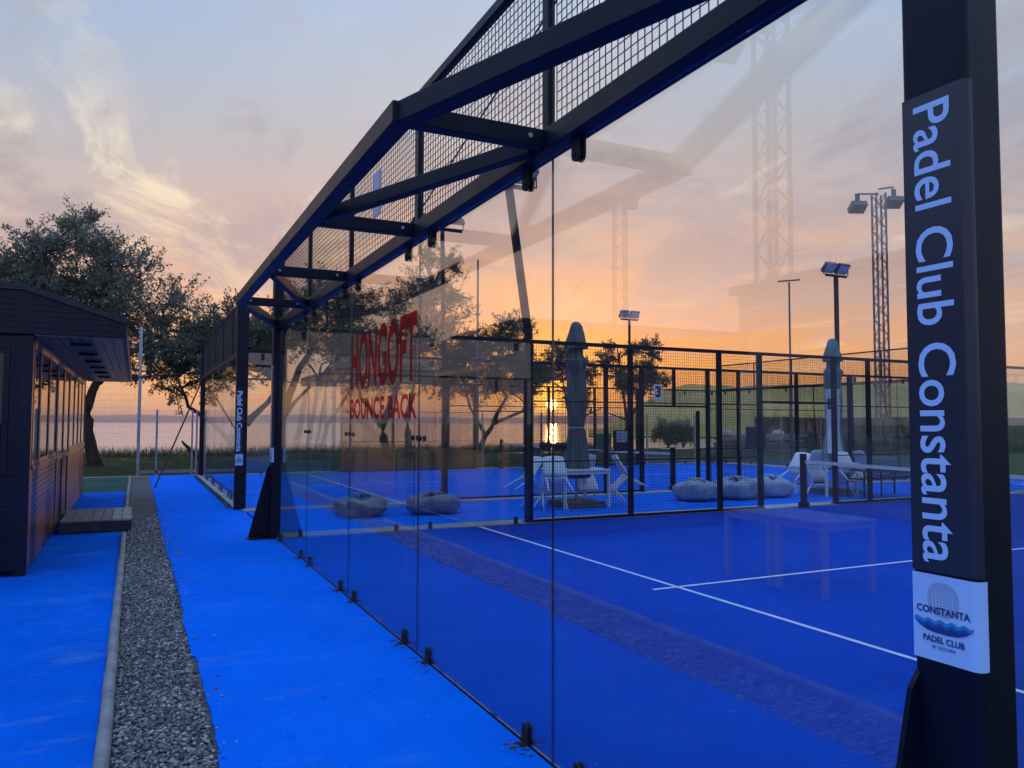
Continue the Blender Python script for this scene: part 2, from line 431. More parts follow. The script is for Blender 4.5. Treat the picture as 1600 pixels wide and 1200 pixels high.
# ------------------------------------------------------------------ mesh helpers
class MB:
    def __init__(self): self.v = []; self.f = []
    def add(self, vs, fs):
        o = len(self.v)
        self.v += [tuple(p) for p in vs]
        self.f += [tuple(i+o for i in f) for f in fs]
        return self
    def box(self, x0, x1, y0, y1, z0, z1):
        return self.add([(x0, y0, z0), (x1, y0, z0), (x1, y1, z0), (x0, y1, z0), (x0, y0, z1), (x1, y0, z1), (x1, y1, z1), (x0, y1, z1)],
                        [(3, 2, 1, 0), (4, 5, 6, 7), (0, 1, 5, 4), (1, 2, 6, 5), (2, 3, 7, 6), (3, 0, 4, 7)])
    def bar(self, p, q, w, h, upv=(0, 0, 1)):
        p, q = Vector(p), Vector(q)
        d = (q-p).normalized()
        u = Vector(upv)
        s = d.cross(u)
        if s.length < 1e-4: s = d.cross(Vector((1, 0, 0)))
        s.normalize()
        u = s.cross(d)
        s = s*w/2; u = u*h/2
        return self.add([p-s-u, p+s-u, p+s+u, p-s+u, q-s-u, q+s-u, q+s+u, q-s+u],
                        [(0, 1, 2, 3), (7, 6, 5, 4), (0, 4, 5, 1), (1, 5, 6, 2), (2, 6, 7, 3), (3, 7, 4, 0)])
    def tube(self, pts, rad, n=8, cap=True):
        pts = [Vector(p) for p in pts]
        if not isinstance(rad, (list, tuple)): rad = [rad]*len(pts)
        rings = []
        for i, p in enumerate(pts):
            d = (pts[min(i+1, len(pts)-1)]-pts[max(i-1, 0)]).normalized()
            a = d.cross(Vector((0, 0, 1)))
            if a.length < 1e-3: a = d.cross(Vector((1, 0, 0)))
            a.normalize(); b = d.cross(a)
            rings.append([p+(a*math.cos(2*math.pi*k/n)+b*math.sin(2*math.pi*k/n))*rad[i] for k in range(n)])
        vs = [p for r in rings for p in r]
        fs = []
        for i in range(len(pts)-1):
            for k in range(n):
                fs.append((i*n+k, (i+1)*n+k, (i+1)*n+(k+1) % n, i*n+(k+1) % n))
        if cap:
            fs.append(tuple(range(n)))
            fs.append(tuple(reversed(range((len(pts)-1)*n, len(pts)*n))))
        return self.add(vs, fs)
    def prism(self, poly, ext):
        """poly: list of 3D points, extruded by vector ext"""
        e = Vector(ext); n = len(poly)
        vs = [Vector(p) for p in poly]+[Vector(p)+e for p in poly]
        fs = [tuple(reversed(range(n))), tuple(range(n, 2*n))]
        for k in range(n): fs.append((k, (k+1) % n, n+(k+1) % n, n+k))
        return self.add(vs, fs)
    def wires(self, o, u, v, U, V, step, r, vstep=None):
        """wire grid: verticals along v every step over U, horizontals every vstep over V"""
        o, u, v = Vector(o), Vector(u), Vector(v)
        nv = int(round(U/step)); nh = int(round(V/(vstep or step)))
        for i in range(nv+1):
            p = o+u*(U*i/nv); self.wire(p, p+v*V, r)
        for j in range(nh+1):
            p = o+v*(V*j/nh); self.wire(p, p+u*U, r)
        return self
    def wire(self, p, q, r):
        d = (q-p).normalized()
        a = d.cross(Vector((.3, .7, .64))).normalized()*r
        b = d.cross(a).normalized()*r
        return self.add([p+a, p+b, p-a, p-b, q+a, q+b, q-a, q-b], [(0, 4, 5, 1), (1, 5, 6, 2), (2, 6, 7, 3), (3, 7, 4, 0)])
    def mesh(self, name):
        me = bpy.data.meshes.new(name)
        me.from_pydata(self.v, [], self.f)
        me.update()
        return me
    def build(self, name, m, parent=None, bevel=0, smooth=False, recalc=False):
        me = self.mesh(name)
        if recalc:
            bm = bmesh.new(); bm.from_mesh(me); bmesh.ops.recalc_face_normals(bm, faces=bm.faces); bm.to_mesh(me); bm.free()
        return link(name, me, m, parent, bevel, smooth)

def link(name, me, m, parent=None, bevel=0, smooth=False):
    o = bpy.data.objects.new(name, me)
    col.objects.link(o)
    if m and not me.materials: me.materials.append(m)
    if parent:
        o.parent = parent
        if parent.type == 'EMPTY': o.matrix_parent_inverse = Matrix.Translation(-parent.location)
    if smooth: me.polygons.foreach_set('use_smooth', [True]*len(me.polygons))
    if bevel:
        b = o.modifiers.new('bevel', 'BEVEL'); b.width = bevel; b.segments = 2; b.limit_method = 'ANGLE'
    return o

def tag(o, label, cat, group=None, kind=None):
    o['label'] = label
    o['category'] = cat
    if group: o['group'] = group
    if kind: o['kind'] = kind
    return o

def struct(o, kind='structure'):
    o['kind'] = kind
    return o

def thing(name, label, cat, loc=(0, 0, 0), group=None):
    o = bpy.data.objects.new(name, None)
    col.objects.link(o)
    o.location = loc
    o.empty_display_size = .2
    return tag(o, label, cat, group)

def copy_tree(o, loc, rot, label):
    c = o.copy(); col.objects.link(c)
    c.location = loc; c.rotation_euler = rot; c['label'] = label
    for ch in list(o.children):
        k = ch.copy(); col.objects.link(k); k.parent = c
        for gch in list(ch.children):
            s = gch.copy(); col.objects.link(s); s.parent = k
    return c

def text_points(body, bold=0.0, res=4):
    """flat lettering: vertices (n,2) scaled to the unit of its own bounding box, and faces"""
    cu = bpy.data.curves.new('lettering', 'FONT')
    cu.body = body; cu.size = 1.0; cu.offset = bold; cu.resolution_u = res
    o = bpy.data.objects.new('lettering_source', cu)
    col.objects.link(o)
    dg = bpy.context.evaluated_depsgraph_get()
    me = bpy.data.meshes.new_from_object(o.evaluated_get(dg))
    v = np.array([x.co[:2] for x in me.vertices]); f = [tuple(p.vertices) for p in me.polygons]
    bpy.data.objects.remove(o); bpy.data.curves.remove(cu); bpy.data.meshes.remove(me)
    return v, f

def lettering(name, body, origin, ux, uy, width, height, m, parent, bold=0.0):
    """lay text so its bounding box starts at origin, width along ux, height along uy"""
    v, f = text_points(body, bold)
    lo, hi = v.min(0), v.max(0)
    w = (v-lo)/(hi-lo)*[width, height]
    o, ux, uy = Vector(origin), Vector(ux), Vector(uy)
    b = MB().add([o+ux*a+uy*c for a, c in w], f)
    return b.build(name, m, parent)

# ================================================================== SETTING
rng = np.random.default_rng(11)

def shore_y(x):
    return 39.6 + 1.1*math.sin(x*.21) + .5*math.sin(x*.9+1) + max(0.0, x-38)*1.12

def axis_pts(lo, hi, mid0, mid1, step, growth=1.35):
    a = list(np.arange(mid0, mid1+1e-6, step))
    s, p = step, mid1
    while p < hi:
        s *= growth; p = min(hi, p+s); a.append(p)
    s, p = step, mid0
    while p > lo:
        s *= growth; p = max(lo, p-s); a.insert(0, p)
    return a

def make_ground():
    xs = axis_pts(-1500, 3000, -30, 60, 2.0)
    ys = axis_pts(-800, 3200, 20, 60, .8)
    b = MB()
    vs = []
    for y in ys:
        for x in xs:
            d = y-shore_y(x)
            k = min(1, max(0, (d+1.5)/6)); k = k*k*(3-2*k)
            near = 1.0 if (y > 26 and d < 0) else 0.0
            bumpz = near*(.09*math.sin(x*.8+y*.5)+.07*math.sin(x*.37-y*.9)+.05)*min(1, (y-26)/3)
            vs.append((x, y, -.05+bumpz-2.2*k))
    n = len(xs)
    fs = [(j*n+i, j*n+i+1, (j+1)*n+i+1, (j+1)*n+i) for j in range(len(ys)-1) for i in range(n-1)]
    return b.add(vs, fs)
struct(make_ground().build('ground', M_grass, smooth=True))
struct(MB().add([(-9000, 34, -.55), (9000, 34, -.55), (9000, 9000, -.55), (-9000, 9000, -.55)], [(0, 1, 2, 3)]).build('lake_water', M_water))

def ridge(name, m, az0, az1, r0, r1, r2_, hfun, n=90, jitter=.02):
    b = MB(); rows = []
    steps = [0, .25, .5, .75, 1.0]
    rr = random.Random(5)
    for i in range(n+1):
        a = R(az0+(az1-az0)*i/n)
        h = hfun(i/n)
        row = []
        for s in steps: row.append((r0+(r1-r0)*s, h*(s*s*(3-2*s))*(1+jitter*rr.uniform(-1, 1))))
        row.append(((r1+r2_)/2, h*.6)); row.append((r2_, -.9))
        rows.append([(CAM.x+r*math.sin(a), CAM.y+r*math.cos(a), z-.4) for r, z in row])
    k = len(rows[0])
    b.add([p for r in rows for p in r], [(i*k+j, i*k+j+1, (i+1)*k+j+1, (i+1)*k+j) for i in range(n) for j in range(k-1)])
    return struct(b.build(name, m, smooth=True))
def h_far(t): return 25+3.2*math.sin(t*23)+2.0*math.sin(t*61+1)+3.5*math.sin(t*7)+.8*math.sin(t*170)
ridge('far_shore_hill', M_far, -50, 45, 2500, 2700, 3100, h_far, 240)
def h_hill(t):
    e = min(1, t/.10); e = e*e*(3-2*e)
    return e*(10.6+.45*math.sin(t*9+1)+.25*math.sin(t*23.7)+.12*math.sin(t*71)+.9*math.sin(t*5.1))
ridge('scrub_hill', M_hill, 31.5, 100, 120, 200, 300, h_hill, 120)

# paved sheets: every slab butts against its neighbour
def slab(name, m, x0, x1, y0, y1, z1=0.0, z0=-.04):
    return struct(MB().box(x0, x1, y0, y1, z0, z1).build(name, m))
def ragged(name, m, x0, x1, y0, y1, notch, seed):
    rr = random.Random(seed)
    left = []
    y = y0
    off = 0.0
    while y < y1:
        left.append((x0+off+rr.uniform(-.006, .006), y, -.04))
        for ny, no in notch:
            if y < ny <= y+.12: left.append((x0+off, ny, -.04)); off = no; left.append((x0+off, ny+.01, -.04))
        y += .12
    left.append((x0+off, y1, -.04))
    poly = [(x1, y0, -.04), (x1, y1, -.04)] + list(reversed(left))
    return struct(MB().prism(poly, (0, 0, .045)).build(name, m))
path = ragged('blue_path', M_path, -1.44, -.014, -8, 24.75, [(2.8, .018), (4.6, -.006), (5.9, .012), (9, -.005), (14.2, .01)], 3)
slab('walkway', M_court2, .03, 24, 10.42, 13.62, .004)
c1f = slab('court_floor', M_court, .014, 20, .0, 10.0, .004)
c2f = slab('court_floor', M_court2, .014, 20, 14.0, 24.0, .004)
slab('concrete_sill', M_sill, -.012, 20.3, 10.0, 10.42, .022)
slab('concrete_sill', M_sill, -.012, 20.3, 13.62, 14.0, .022)
slab('concrete_sill', M_sill, -.012, 20.3, 24.0, 24.35, .022)
struct(MB().box(-.13, -.015, 14.15, 24.05, -.03, .03).build('concrete_sill', M_sill))
slab('worn_blue_turf', M_side, -10, -1.985, -8, 19.2, -.002)
slab('green_turf', M_green, -10, -1.985, 19.2, 24.6, -.004)
slab('gravel_bed', M_gbed, -1.92, -1.36, -8, 24.6, -.012)
slab('concrete_edge', M_conc, -10, .0, 24.76, 24.95, -.005)
slab('concrete_apron', M_conc, 20.02, 21.2, -12, 24.5, -.01)

def lines(floor, y0):
    z = .008
    for a in ((3.05, 3.10, y0+.03, y0+9.97), (16.9, 16.95, y0+.03, y0+9.97), (2.78, 3.046, y0+4.975, y0+5.025), (3.104, 16.896, y0+4.975, y0+5.025)):
        b = MB().add([(a[0], a[2], z), (a[1], a[2], z), (a[1], a[3], z), (a[0], a[3], z)], [(0, 1, 2, 3)])
        b.build('court_line', M_line, floor)
lines(c1f, 0); lines(c2f, 14)

# kerb of short rounded concrete pieces
kerb = MB().box(-1.99, -1.925, -8, 24.6, -.06, -.03).build('kerb', M_conc)
struct(kerb)
def half_round(L, w, h):
    b = MB(); n = 8
    prof = [(-w/2, -.03)]+[(-w/2*math.cos(math.pi*k/n), h*math.sin(math.pi*k/n)**.8) for k in range(n+1)]+[(w/2, -.03)]
    m = len(prof)
    ys = [0, .008, L-.008, L]
    sc = [.9, 1, 1, .9]
    vs = [(p[0]*s, y, p[1]*s if p[1] > 0 else p[1]) for y, s in zip(ys, sc) for p in prof]
    fs = [(i*m+j, i*m+j+1, (i+1)*m+j+1, (i+1)*m+j) for i in range(3) for j in range(m-1)]
    fs += [tuple(reversed(range(m))), tuple(range(3*m, 4*m))]
    return b.add(vs, fs)
km = half_round(.495, .072, .055).mesh('kerb_stone')
km.materials.append(M_kerb)
rr = random.Random(4)
y = 0.4
while y < 24.2:
    if not (11.25 < y < 13.5):
        o = link('kerb_stone', km, None, kerb)
        o.location = (-1.952+.006*math.sin(y*.33)+rr.uniform(-.003, .003), y, rr.uniform(-.006, .006))
        o.rotation_euler = (rr.uniform(-.008, .008), rr.uniform(-.06, .06), rr.uniform(-.006, .006))
    y += .5

# gravel strip
def ico():
    t = (1+5**.5)/2
    v = np.array([(-1, t, 0), (1, t, 0), (-1, -t, 0), (1, -t, 0), (0, -1, t), (0, 1, t), (0, -1, -t), (0, 1, -t), (t, 0, -1), (t, 0, 1), (-t, 0, -1), (-t, 0, 1)], float)
    v /= np.linalg.norm(v[0])
    f = np.array([(0, 11, 5), (0, 5, 1), (0, 1, 7), (0, 7, 10), (0, 10, 11), (1, 5, 9), (5, 11, 4), (11, 10, 2), (10, 7, 6), (7, 1, 8), (3, 9, 4), (3, 4, 2), (3, 2, 6), (3, 6, 8), (3, 8, 9), (4, 9, 5), (2, 4, 11), (6, 2, 10), (8, 6, 7), (9, 8, 1)])
    return v, f
def np_mesh(name, V, F):
    me = bpy.data.meshes.new(name)
    nv, nf, k = len(V), len(F), F.shape[1]
    me.vertices.add(nv); me.vertices.foreach_set('co', V.astype(np.float32).ravel())
    me.loops.add(nf*k); me.loops.foreach_set('vertex_index', F.astype(np.int32).ravel())
    me.polygons.add(nf); me.polygons.foreach_set('loop_start', np.arange(0, nf*k, k, dtype=np.int32))
    me.polygons.foreach_set('loop_total', np.full(nf, k, np.int32))
    me.update(calc_edges=True)
    return me
def make_gravel(n):
    v, f = ico()
    yy = 1.2+12.5*rng.random(n)**1.25
    xx = -1.905+.455*rng.random(n)
    spill = rng.random(n) < .004
    xx = np.where(spill, -1.43+np.abs(rng.normal(0, .07, n)), xx)
    s = (.0045+.0085*rng.random(n)**1.8)*(1+.25*(yy > 7))
    sc = s[:, None]*np.stack([.8+.6*rng.random(n), .8+.6*rng.random(n), .55+.35*rng.random(n)], 1)
    a = rng.random(n)*6.283
    V = v[None]*(1+.18*rng.standard_normal((n, 12, 1)))*sc[:, None, :]
    ca, sa = np.cos(a)[:, None], np.sin(a)[:, None]
    X = V[..., 0]*ca-V[..., 1]*sa; Y = V[..., 0]*sa+V[..., 1]*ca
    zz = np.where(spill, .005+s*.45, -.012+s*.5+.010*rng.random(n))
    W = np.stack([X+xx[:, None], Y+yy[:, None], V[..., 2]+zz[:, None]], 2).reshape(-1, 3)
    F = (f[None]+12*np.arange(n)[:, None, None]).reshape(-1, 3)
    return np_mesh('gravel', W, F)
gv = link('gravel', make_gravel(26000), M_gravel)
tag(gv, 'dark grey gravel filling the strip beside the bright blue path', 'gravel', kind='stuff')

def make_blades(n, xr, yr, h, w, z=-.03, ok=None):
    x = xr[0]+(xr[1]-xr[0])*rng.random(n); yv = yr[0]+(yr[1]-yr[0])*rng.random(n)
    if ok is not None:
        k = ok(x, yv); x, yv = x[k], yv[k]; n = len(x)
    hh = h*(.5+rng.random(n)); a = rng.random(n)*6.283
    dx, dy = np.cos(a)*w, np.sin(a)*w
    lx, ly = rng.normal(0, .4, n)*hh, rng.normal(0, .4, n)*hh
    zz = np.full(n, z)
    V = np.stack([np.stack([x-dx, yv-dy, zz], 1), np.stack([x+dx, yv+dy, zz], 1), np.stack([x+lx, yv+ly, zz+hh], 1)], 1).reshape(-1, 3)
    return np_mesh('grass', V, np.arange(3*n).reshape(-1, 3))
lawn = link('grass', make_blades(45000, (-11, 14), (25.6, 39.4), .13, .012), M_blade)
tag(lawn, 'rough green lawn between the courts and the lake', 'grass', kind='stuff')
reed = link('shore_grass', make_blades(9000, (-9, 24), (38.0, 39.6), .42, .02), M_blade)
tag(reed, 'taller grass along the edge of the lake', 'grass', kind='stuff')
weeds = link('weeds', make_blades(1500, (-.24, -.13), (14.3, 23.8), .045, .006, 0.0), M_blade)
tag(weeds, 'small weeds along the foot of the farther glass wall', 'weeds', kind='stuff')

def make_debris():
    V = []; F = []
    rr_ = random.Random(21)
    cs = [2*k+d for k in range(5) for d in (.27, 1.75)]
    for c in cs:
        for _ in range(16):
            x = -.03-abs(rr_.gauss(0, .045)); yv = c+rr_.gauss(-.02, .07); L = rr_.uniform(.008, .03); a = rr_.uniform(0, 6.28); w = L*rr_.uniform(.15, .4); z = .006
            dx, dy = math.cos(a)*L, math.sin(a)*L; nx, ny = -math.sin(a)*w, math.cos(a)*w
            o = len(V)
            V += [(x-dx, yv-dy, z), (x+nx, yv+ny, z+.004), (x+dx, yv+dy, z+.001), (x-nx, yv-ny, z+.005)]
            F.append((o, o+1, o+2, o+3))
    for _ in range(70):
        x = rr_.uniform(-1.4, -.05); yv = rr_.uniform(1.5, 14); L = rr_.uniform(.006, .018); a = rr_.uniform(0, 6.28); w = L*.35; z = .0065
        dx, dy = math.cos(a)*L, math.sin(a)*L; nx, ny = -math.sin(a)*w, math.cos(a)*w
        o = len(V)
        V += [(x-dx, yv-dy, z), (x+nx, yv+ny, z+.003), (x+dx, yv+dy, z+.001), (x-nx, yv-ny, z+.003)]
        F.append((o, o+1, o+2, o+3))
    return MB().add(V, F)
tag(make_debris().build('leaf_litter', mat('dry_litter', rough=.9, fn=var_fn((.03, .028, .02), (.16, .13, .09), 40, 0))), 'small dry leaf litter on the path, gathered at the glass clips', 'leaf litter', kind='stuff')

# ================================================================== COURTS
PB = .13   # post gusset reach

def rounded_rect(x0, x1, y0, y1, r, n=4):
    pts = []
    for cx, cy, a0 in ((x1-r, y1-r, 0), (x0+r, y1-r, 90), (x0+r, y0+r, 180), (x1-r, y0+r, 270)):
        for k in range(n+1):
            a = R(a0+90*k/n); pts.append((cx+r*math.cos(a), cy+r*math.sin(a)))
    return pts

def wrap_sheet(b, z0, z1, x_front, y_left, y_right, r, side_to, off, n=6):
    """thin sheet on the outer (-X) face of a post, wrapped round its rounded edge"""
    pts = [(x_front-off, y_left), (x_front-off, (y_left+y_right)/2), (x_front-off, y_right+r)]
    cx, cy = x_front+r, y_right+r
    for k in range(1, n+1):
        a = R(180+90*k/n); pts.append((cx+(r+off)*math.cos(a), cy+(r+off)*math.sin(a)))
    pts.append((side_to, y_right-off))
    m = len(pts)
    vs = [(px, py, z0) for px, py in pts]+[(px, py, z1) for px, py in pts]
    return b.add(vs, [(k+1, k, m+k, m+k+1) for k in range(m-1)])

def corner_post(root, x0, x1, y0, y1, top, labelled=True, gusset=True, zlab=(1.285, 2.46)):
    prof = rounded_rect(x0, x1, y0, y1, .018)
    post = MB().prism([(px, py, 0.0) for px, py in prof], (0, 0, top)).build('corner_post', M_black, root)
    w = y1-y0
    if gusset:
        t = .014
        yy = y1-.004-t
        MB().prism([(x0+.004, yy, 0.018), (x0-.27, yy, 0.018), (x0-.27, yy, .06), (x0-.03, yy, 1.0), (x0+.004, yy, 1.04)], (0, t, 0)).build('base_gusset', M_black, post)
        MB().box(x0-.30, x1+.02, y0-.03, y1+.03, .006, .018).build('base_plate', M_black, post)
    if labelled:
        yl, yr_ = y1-.004, y0
        b = MB(); wrap_sheet(b, zlab[0], zlab[1], x0, yl, yr_, .018, x0+.024, .0012)
        b.build('name_strip', M_strip, post, smooth=True)
        L = (zlab[1]-zlab[0])*.957
        lettering('name_lettering', 'Padel Club Constanta', (x0-.0024, y1-.034, zlab[1]-.028), (0, 0, -1), (0, -1, 0), L, w*.575, M_letter, post, .010)
        sz = .205
        zt = zlab[0]-.006; zb = zt-sz
        b = MB(); wrap_sheet(b, zb, zt, x0, yl, yr_, .018, x0+.030, .0018)
        b.build('logo_sticker', M_sticker, post, smooth=True)
        xf = x0-.0026
        ym = (y0+y1)/2+.002
        def P3(u, v, k=0): return (xf-.0004*k, ym-u*w, zb+v*sz)      # u to the right in [-.5,.5], v up in [0,1]
        def flat(name, pts, m, k=0):
            MB().add([P3(u, v, k) for u, v in pts], [tuple(range(len(pts)))]).build(name, m, post)
        # racket head behind the name
        ell = [(.26*math.cos(a)*(1-.10*math.cos(2*a)), .72+.20*math.sin(a)) for a in [2*math.pi*k/28 for k in range(28)]]
        flat('logo_racket', [(u, v) for u, v in ell], M_sb4)
        d = MB()
        for i in range(7):
            for j in range(6):
                u, v = -.15+.05*i, .64+.035*j
                if (u/.2)**2+((v-.73)/.15)**2 < 1: d.add([P3(u-.012, v-.008, 1), P3(u+.012, v-.008, 1), P3(u+.012, v+.008, 1), P3(u-.012, v+.008, 1)], [(0, 1, 2, 3)])
        d.build('racket_holes', M_sticker, post)
        band = MB().add([P3(-.40, .525, 1), P3(.40, .525, 1), P3(.40, .64, 1), P3(-.40, .64, 1)], [(0, 1, 2, 3)])
        lettering('logo_lettering', 'CONSTANTA', P3(-.40, .545, 2), (0, -1, 0), (0, 0, 1), .80*w, .085*sz, M_sb1, post, .03)
        def wave(v0, amp, low, m, k):
            n = 40
            top_ = [(-.44+.88*i/n, v0+amp*math.sin(i/n*math.pi*10)) for i in range(n+1)]
            bot = [(-.44+.88*i/n, low+.11*abs(2*i/n-1)**3) for i in range(n, -1, -1)]
            b = MB()
            vs = [P3(u, max(v, lv), k) for (u, v), (_, lv) in zip(top_, reversed(bot))]+[P3(u, v, k) for u, v in reversed(bot)]
            b.add(vs, [(i, i+1, n+2+i, n+1+i) for i in range(n)])
            b.build('logo_wave', m, post, recalc=True)
        wave(.475, .014, .33, M_sb3, 1); wave(.435, .014, .33, M_sb2, 2); wave(.395, .012, .33, M_sb1, 3)
        lettering('logo_lettering', 'PADEL CLUB', P3(-.31, .215, 2), (0, -1, 0), (0, 0, 1), .62*w, .075*sz, M_sb1, post, .03)
        lettering('logo_lettering', 'BY CECCHINI', P3(-.17, .145, 2), (0, -1, 0), (0, 0, 1), .34*w, .038*sz, M_sb1, post, .01)
    return post

def clip_mesh(w, h, t):
    n = 8
    prof = [(-w/2, 0)]+[(w/2*math.cos(math.pi-math.pi*k/n), h-w/2+w/2*math.sin(math.pi*k/n)) for k in range(n+1)]+[(w/2, 0)]
    b = MB()
    for x0 in (-.0075-t, .0075):
        b.prism([(x0, u, v) for u, v in prof], (t, 0, 0))
    b.tube([(-.0075-t-.006, 0, h-w*.5), (.0075+t+.006, 0, h-w*.5)], w*.2, 8)
    b.box(-.05, -.02, -w*.45, w*.45, 0.0, .008)
    me = b.mesh('clip'); me.materials.append(M_rubber)
    return me
CLIP = clip_mesh(.055, .105, .012)
CLIPT = clip_mesh(.065, .13, .014)
DISC = MB().tube([(-.026, 0, 0), (-.008, 0, 0)], .019, 12).tube([(.008, 0, 0), (.026, 0, 0)], .019, 12).tube([(-.030, 0, 0), (-.026, 0, 0)], .012, 8).mesh('clamp')
DISC.materials.append(M_rubber)

def pane(root, p0, p1, z0, z1, clips=(), mid=(), flip=False, edge=True):
    """one sheet of 12 mm glass standing between plan points p0 and p1"""
    (xa, ya), (xb, yb) = p0, p1
    along_y = abs(yb-ya) > abs(xb-xa)
    b = MB()
    if along_y: b.box(xa-.006, xa+.006, ya+.004, yb-.004, z0, z1)
    else: b.box(xa+.004, xb-.004, ya-.006, ya+.006, z0, z1)
    gp = b.build('glass_pane', M_glass, root)
    rot = 0 if along_y else math.pi/2
    for c, zz, top in clips:
        o = link('clip', CLIPT if top else CLIP, None, gp)
        o.location = (xa, c, zz) if along_y else (c, ya, zz)
        o.rotation_euler = (math.pi if top else 0, 0, rot+(math.pi if flip else 0))
    for c, zz in mid:
        o = link('clamp', DISC, None, gp)
        o.location = (xa, c, zz) if along_y else (c, ya, zz)
        o.rotation_euler = (0, 0, rot)
    return gp

def seal(root, x, y, z0, z1):
    MB().box(x-.0045, x+.0045, y-.0032, y+.0032, z0, z1).build('joint_seal', M_rubber, root)

def mesh_panel(root, o, u, v, U, V, step=.05, r=.0023, vstep=None):
    return MB().wires(o, u, v, U, V, step, r, vstep).build('mesh_panel', M_wire, root)

# ---- near court, glass wall beside the path, with its flat roof-level truss
BW = thing('glass_back_wall', 'tall frameless glass wall with black truss running along the bright blue path in the foreground', 'glass wall', (0, 5, 0), 'court enclosures')
corner_post(BW, -.10, .04, -.19, -.02, 4.10)
corner_post(BW, -.10, .04, 10.02, 10.19, 4.10)
for k in range(5):
    ya, yb = 2*k, 2*k+2
    cl = []
    for c in (ya+.27, yb-.25):
        cl.append((c, .006, False))
        if c > .5: cl.append((c, 2.995, True))
    gp = pane(BW, (0, ya), (0, yb), .014, 2.972, cl, [(ya+.075, 1.53)]*(k > 0)+[(yb-.075, 1.53)]*(k < 4))
    if k == 2:
        lettering('red_lettering', 'HONGOFT', (-.0085, 5.94, 1.94), (0, -1, 0), (0, 0, 1), 1.90, .53, M_film, gp, .035)
        lettering('red_lettering', 'BOUNCE BACK', (-.0085, 5.96, 1.67), (0, -1, 0), (0, 0, 1), 1.94, .19, M_film, gp, .03)
    if k: seal(BW, 0, ya, .014, 2.97)
MB().box(-.0045, .0045, -.0, 10.0, .0, .012).build('bottom_seal', M_rubber, BW)
MB().box(-.065, .045, -.019, 10.019, 2.98, 3.088).build('header_beam', M_black, BW, .006)
XC = -.79
zt0, zt1 = 2.99, 3.088
def tbar(name, p, q, w=.085, h=.098): MB().bar((p[0], p[1], 3.037), (q[0], q[1], 3.037), w, h).build(name, M_black, BW, .005)
tbar('truss_chord', (XC, 1.96), (XC, 8.04), .10, .100)
tbar('truss_chord', (XC+.005, 2.02), (-.085, .0), .10, .0965)
tbar('truss_chord', (XC+.005, 7.98), (-.085, 10.0), .10, .0965)
for yy in (2, 4, 6, 8):
    tbar('truss_strut', (XC+.052, yy), (-.066, yy), .075, .090)
tbar('truss_diagonal', (XC+.06, 3.90), (-.068, 2.09), .065, .084)
tbar('truss_diagonal', (XC+.06, 6.10), (-.068, 7.91), .065, .084)
for yy in (2, 4, 6, 8):
    for xx in (XC+.11, -.15):
        MB().tube([(xx, yy-.050, 3.037), (xx, yy+.050, 3.037)], .012, 8).build('bolt', M_galv, BW)
for k in range(5):
    ya, yb = 2*k+.02, 2*k+1.98
    if k == 0: ya = .0
    if k == 4: yb = 10.0
    mesh_panel(BW, (.012, ya, 3.09), (0, 1, 0), (0, 0, 1), yb-ya, .94, .05, .0028)
for yy in (2, 4, 6, 8):
    MB().box(-.012, .028, yy+.03, yy+.09, 3.088, 4.03).build('mesh_post', M_black, BW)
MB().box(-.02, .035, -.018, 10.018, 4.03, 4.085).build('top_rail', M_black, BW)
MB().tube([(.04, 4.45, 3.14), (.04, 1.2, 4.02)], .006, 6).build('tension_cable', M_cable, BW)
MB().tube([(.04, 4.45, 3.14), (.04, 4.25, 3.194)], .016, 6).build('turnbuckle', M_cable, BW)
MB().box(-.022, -.014, 5.0, 5.2, 3.42, 3.80).build('name_plate', M_blue_plate, BW)

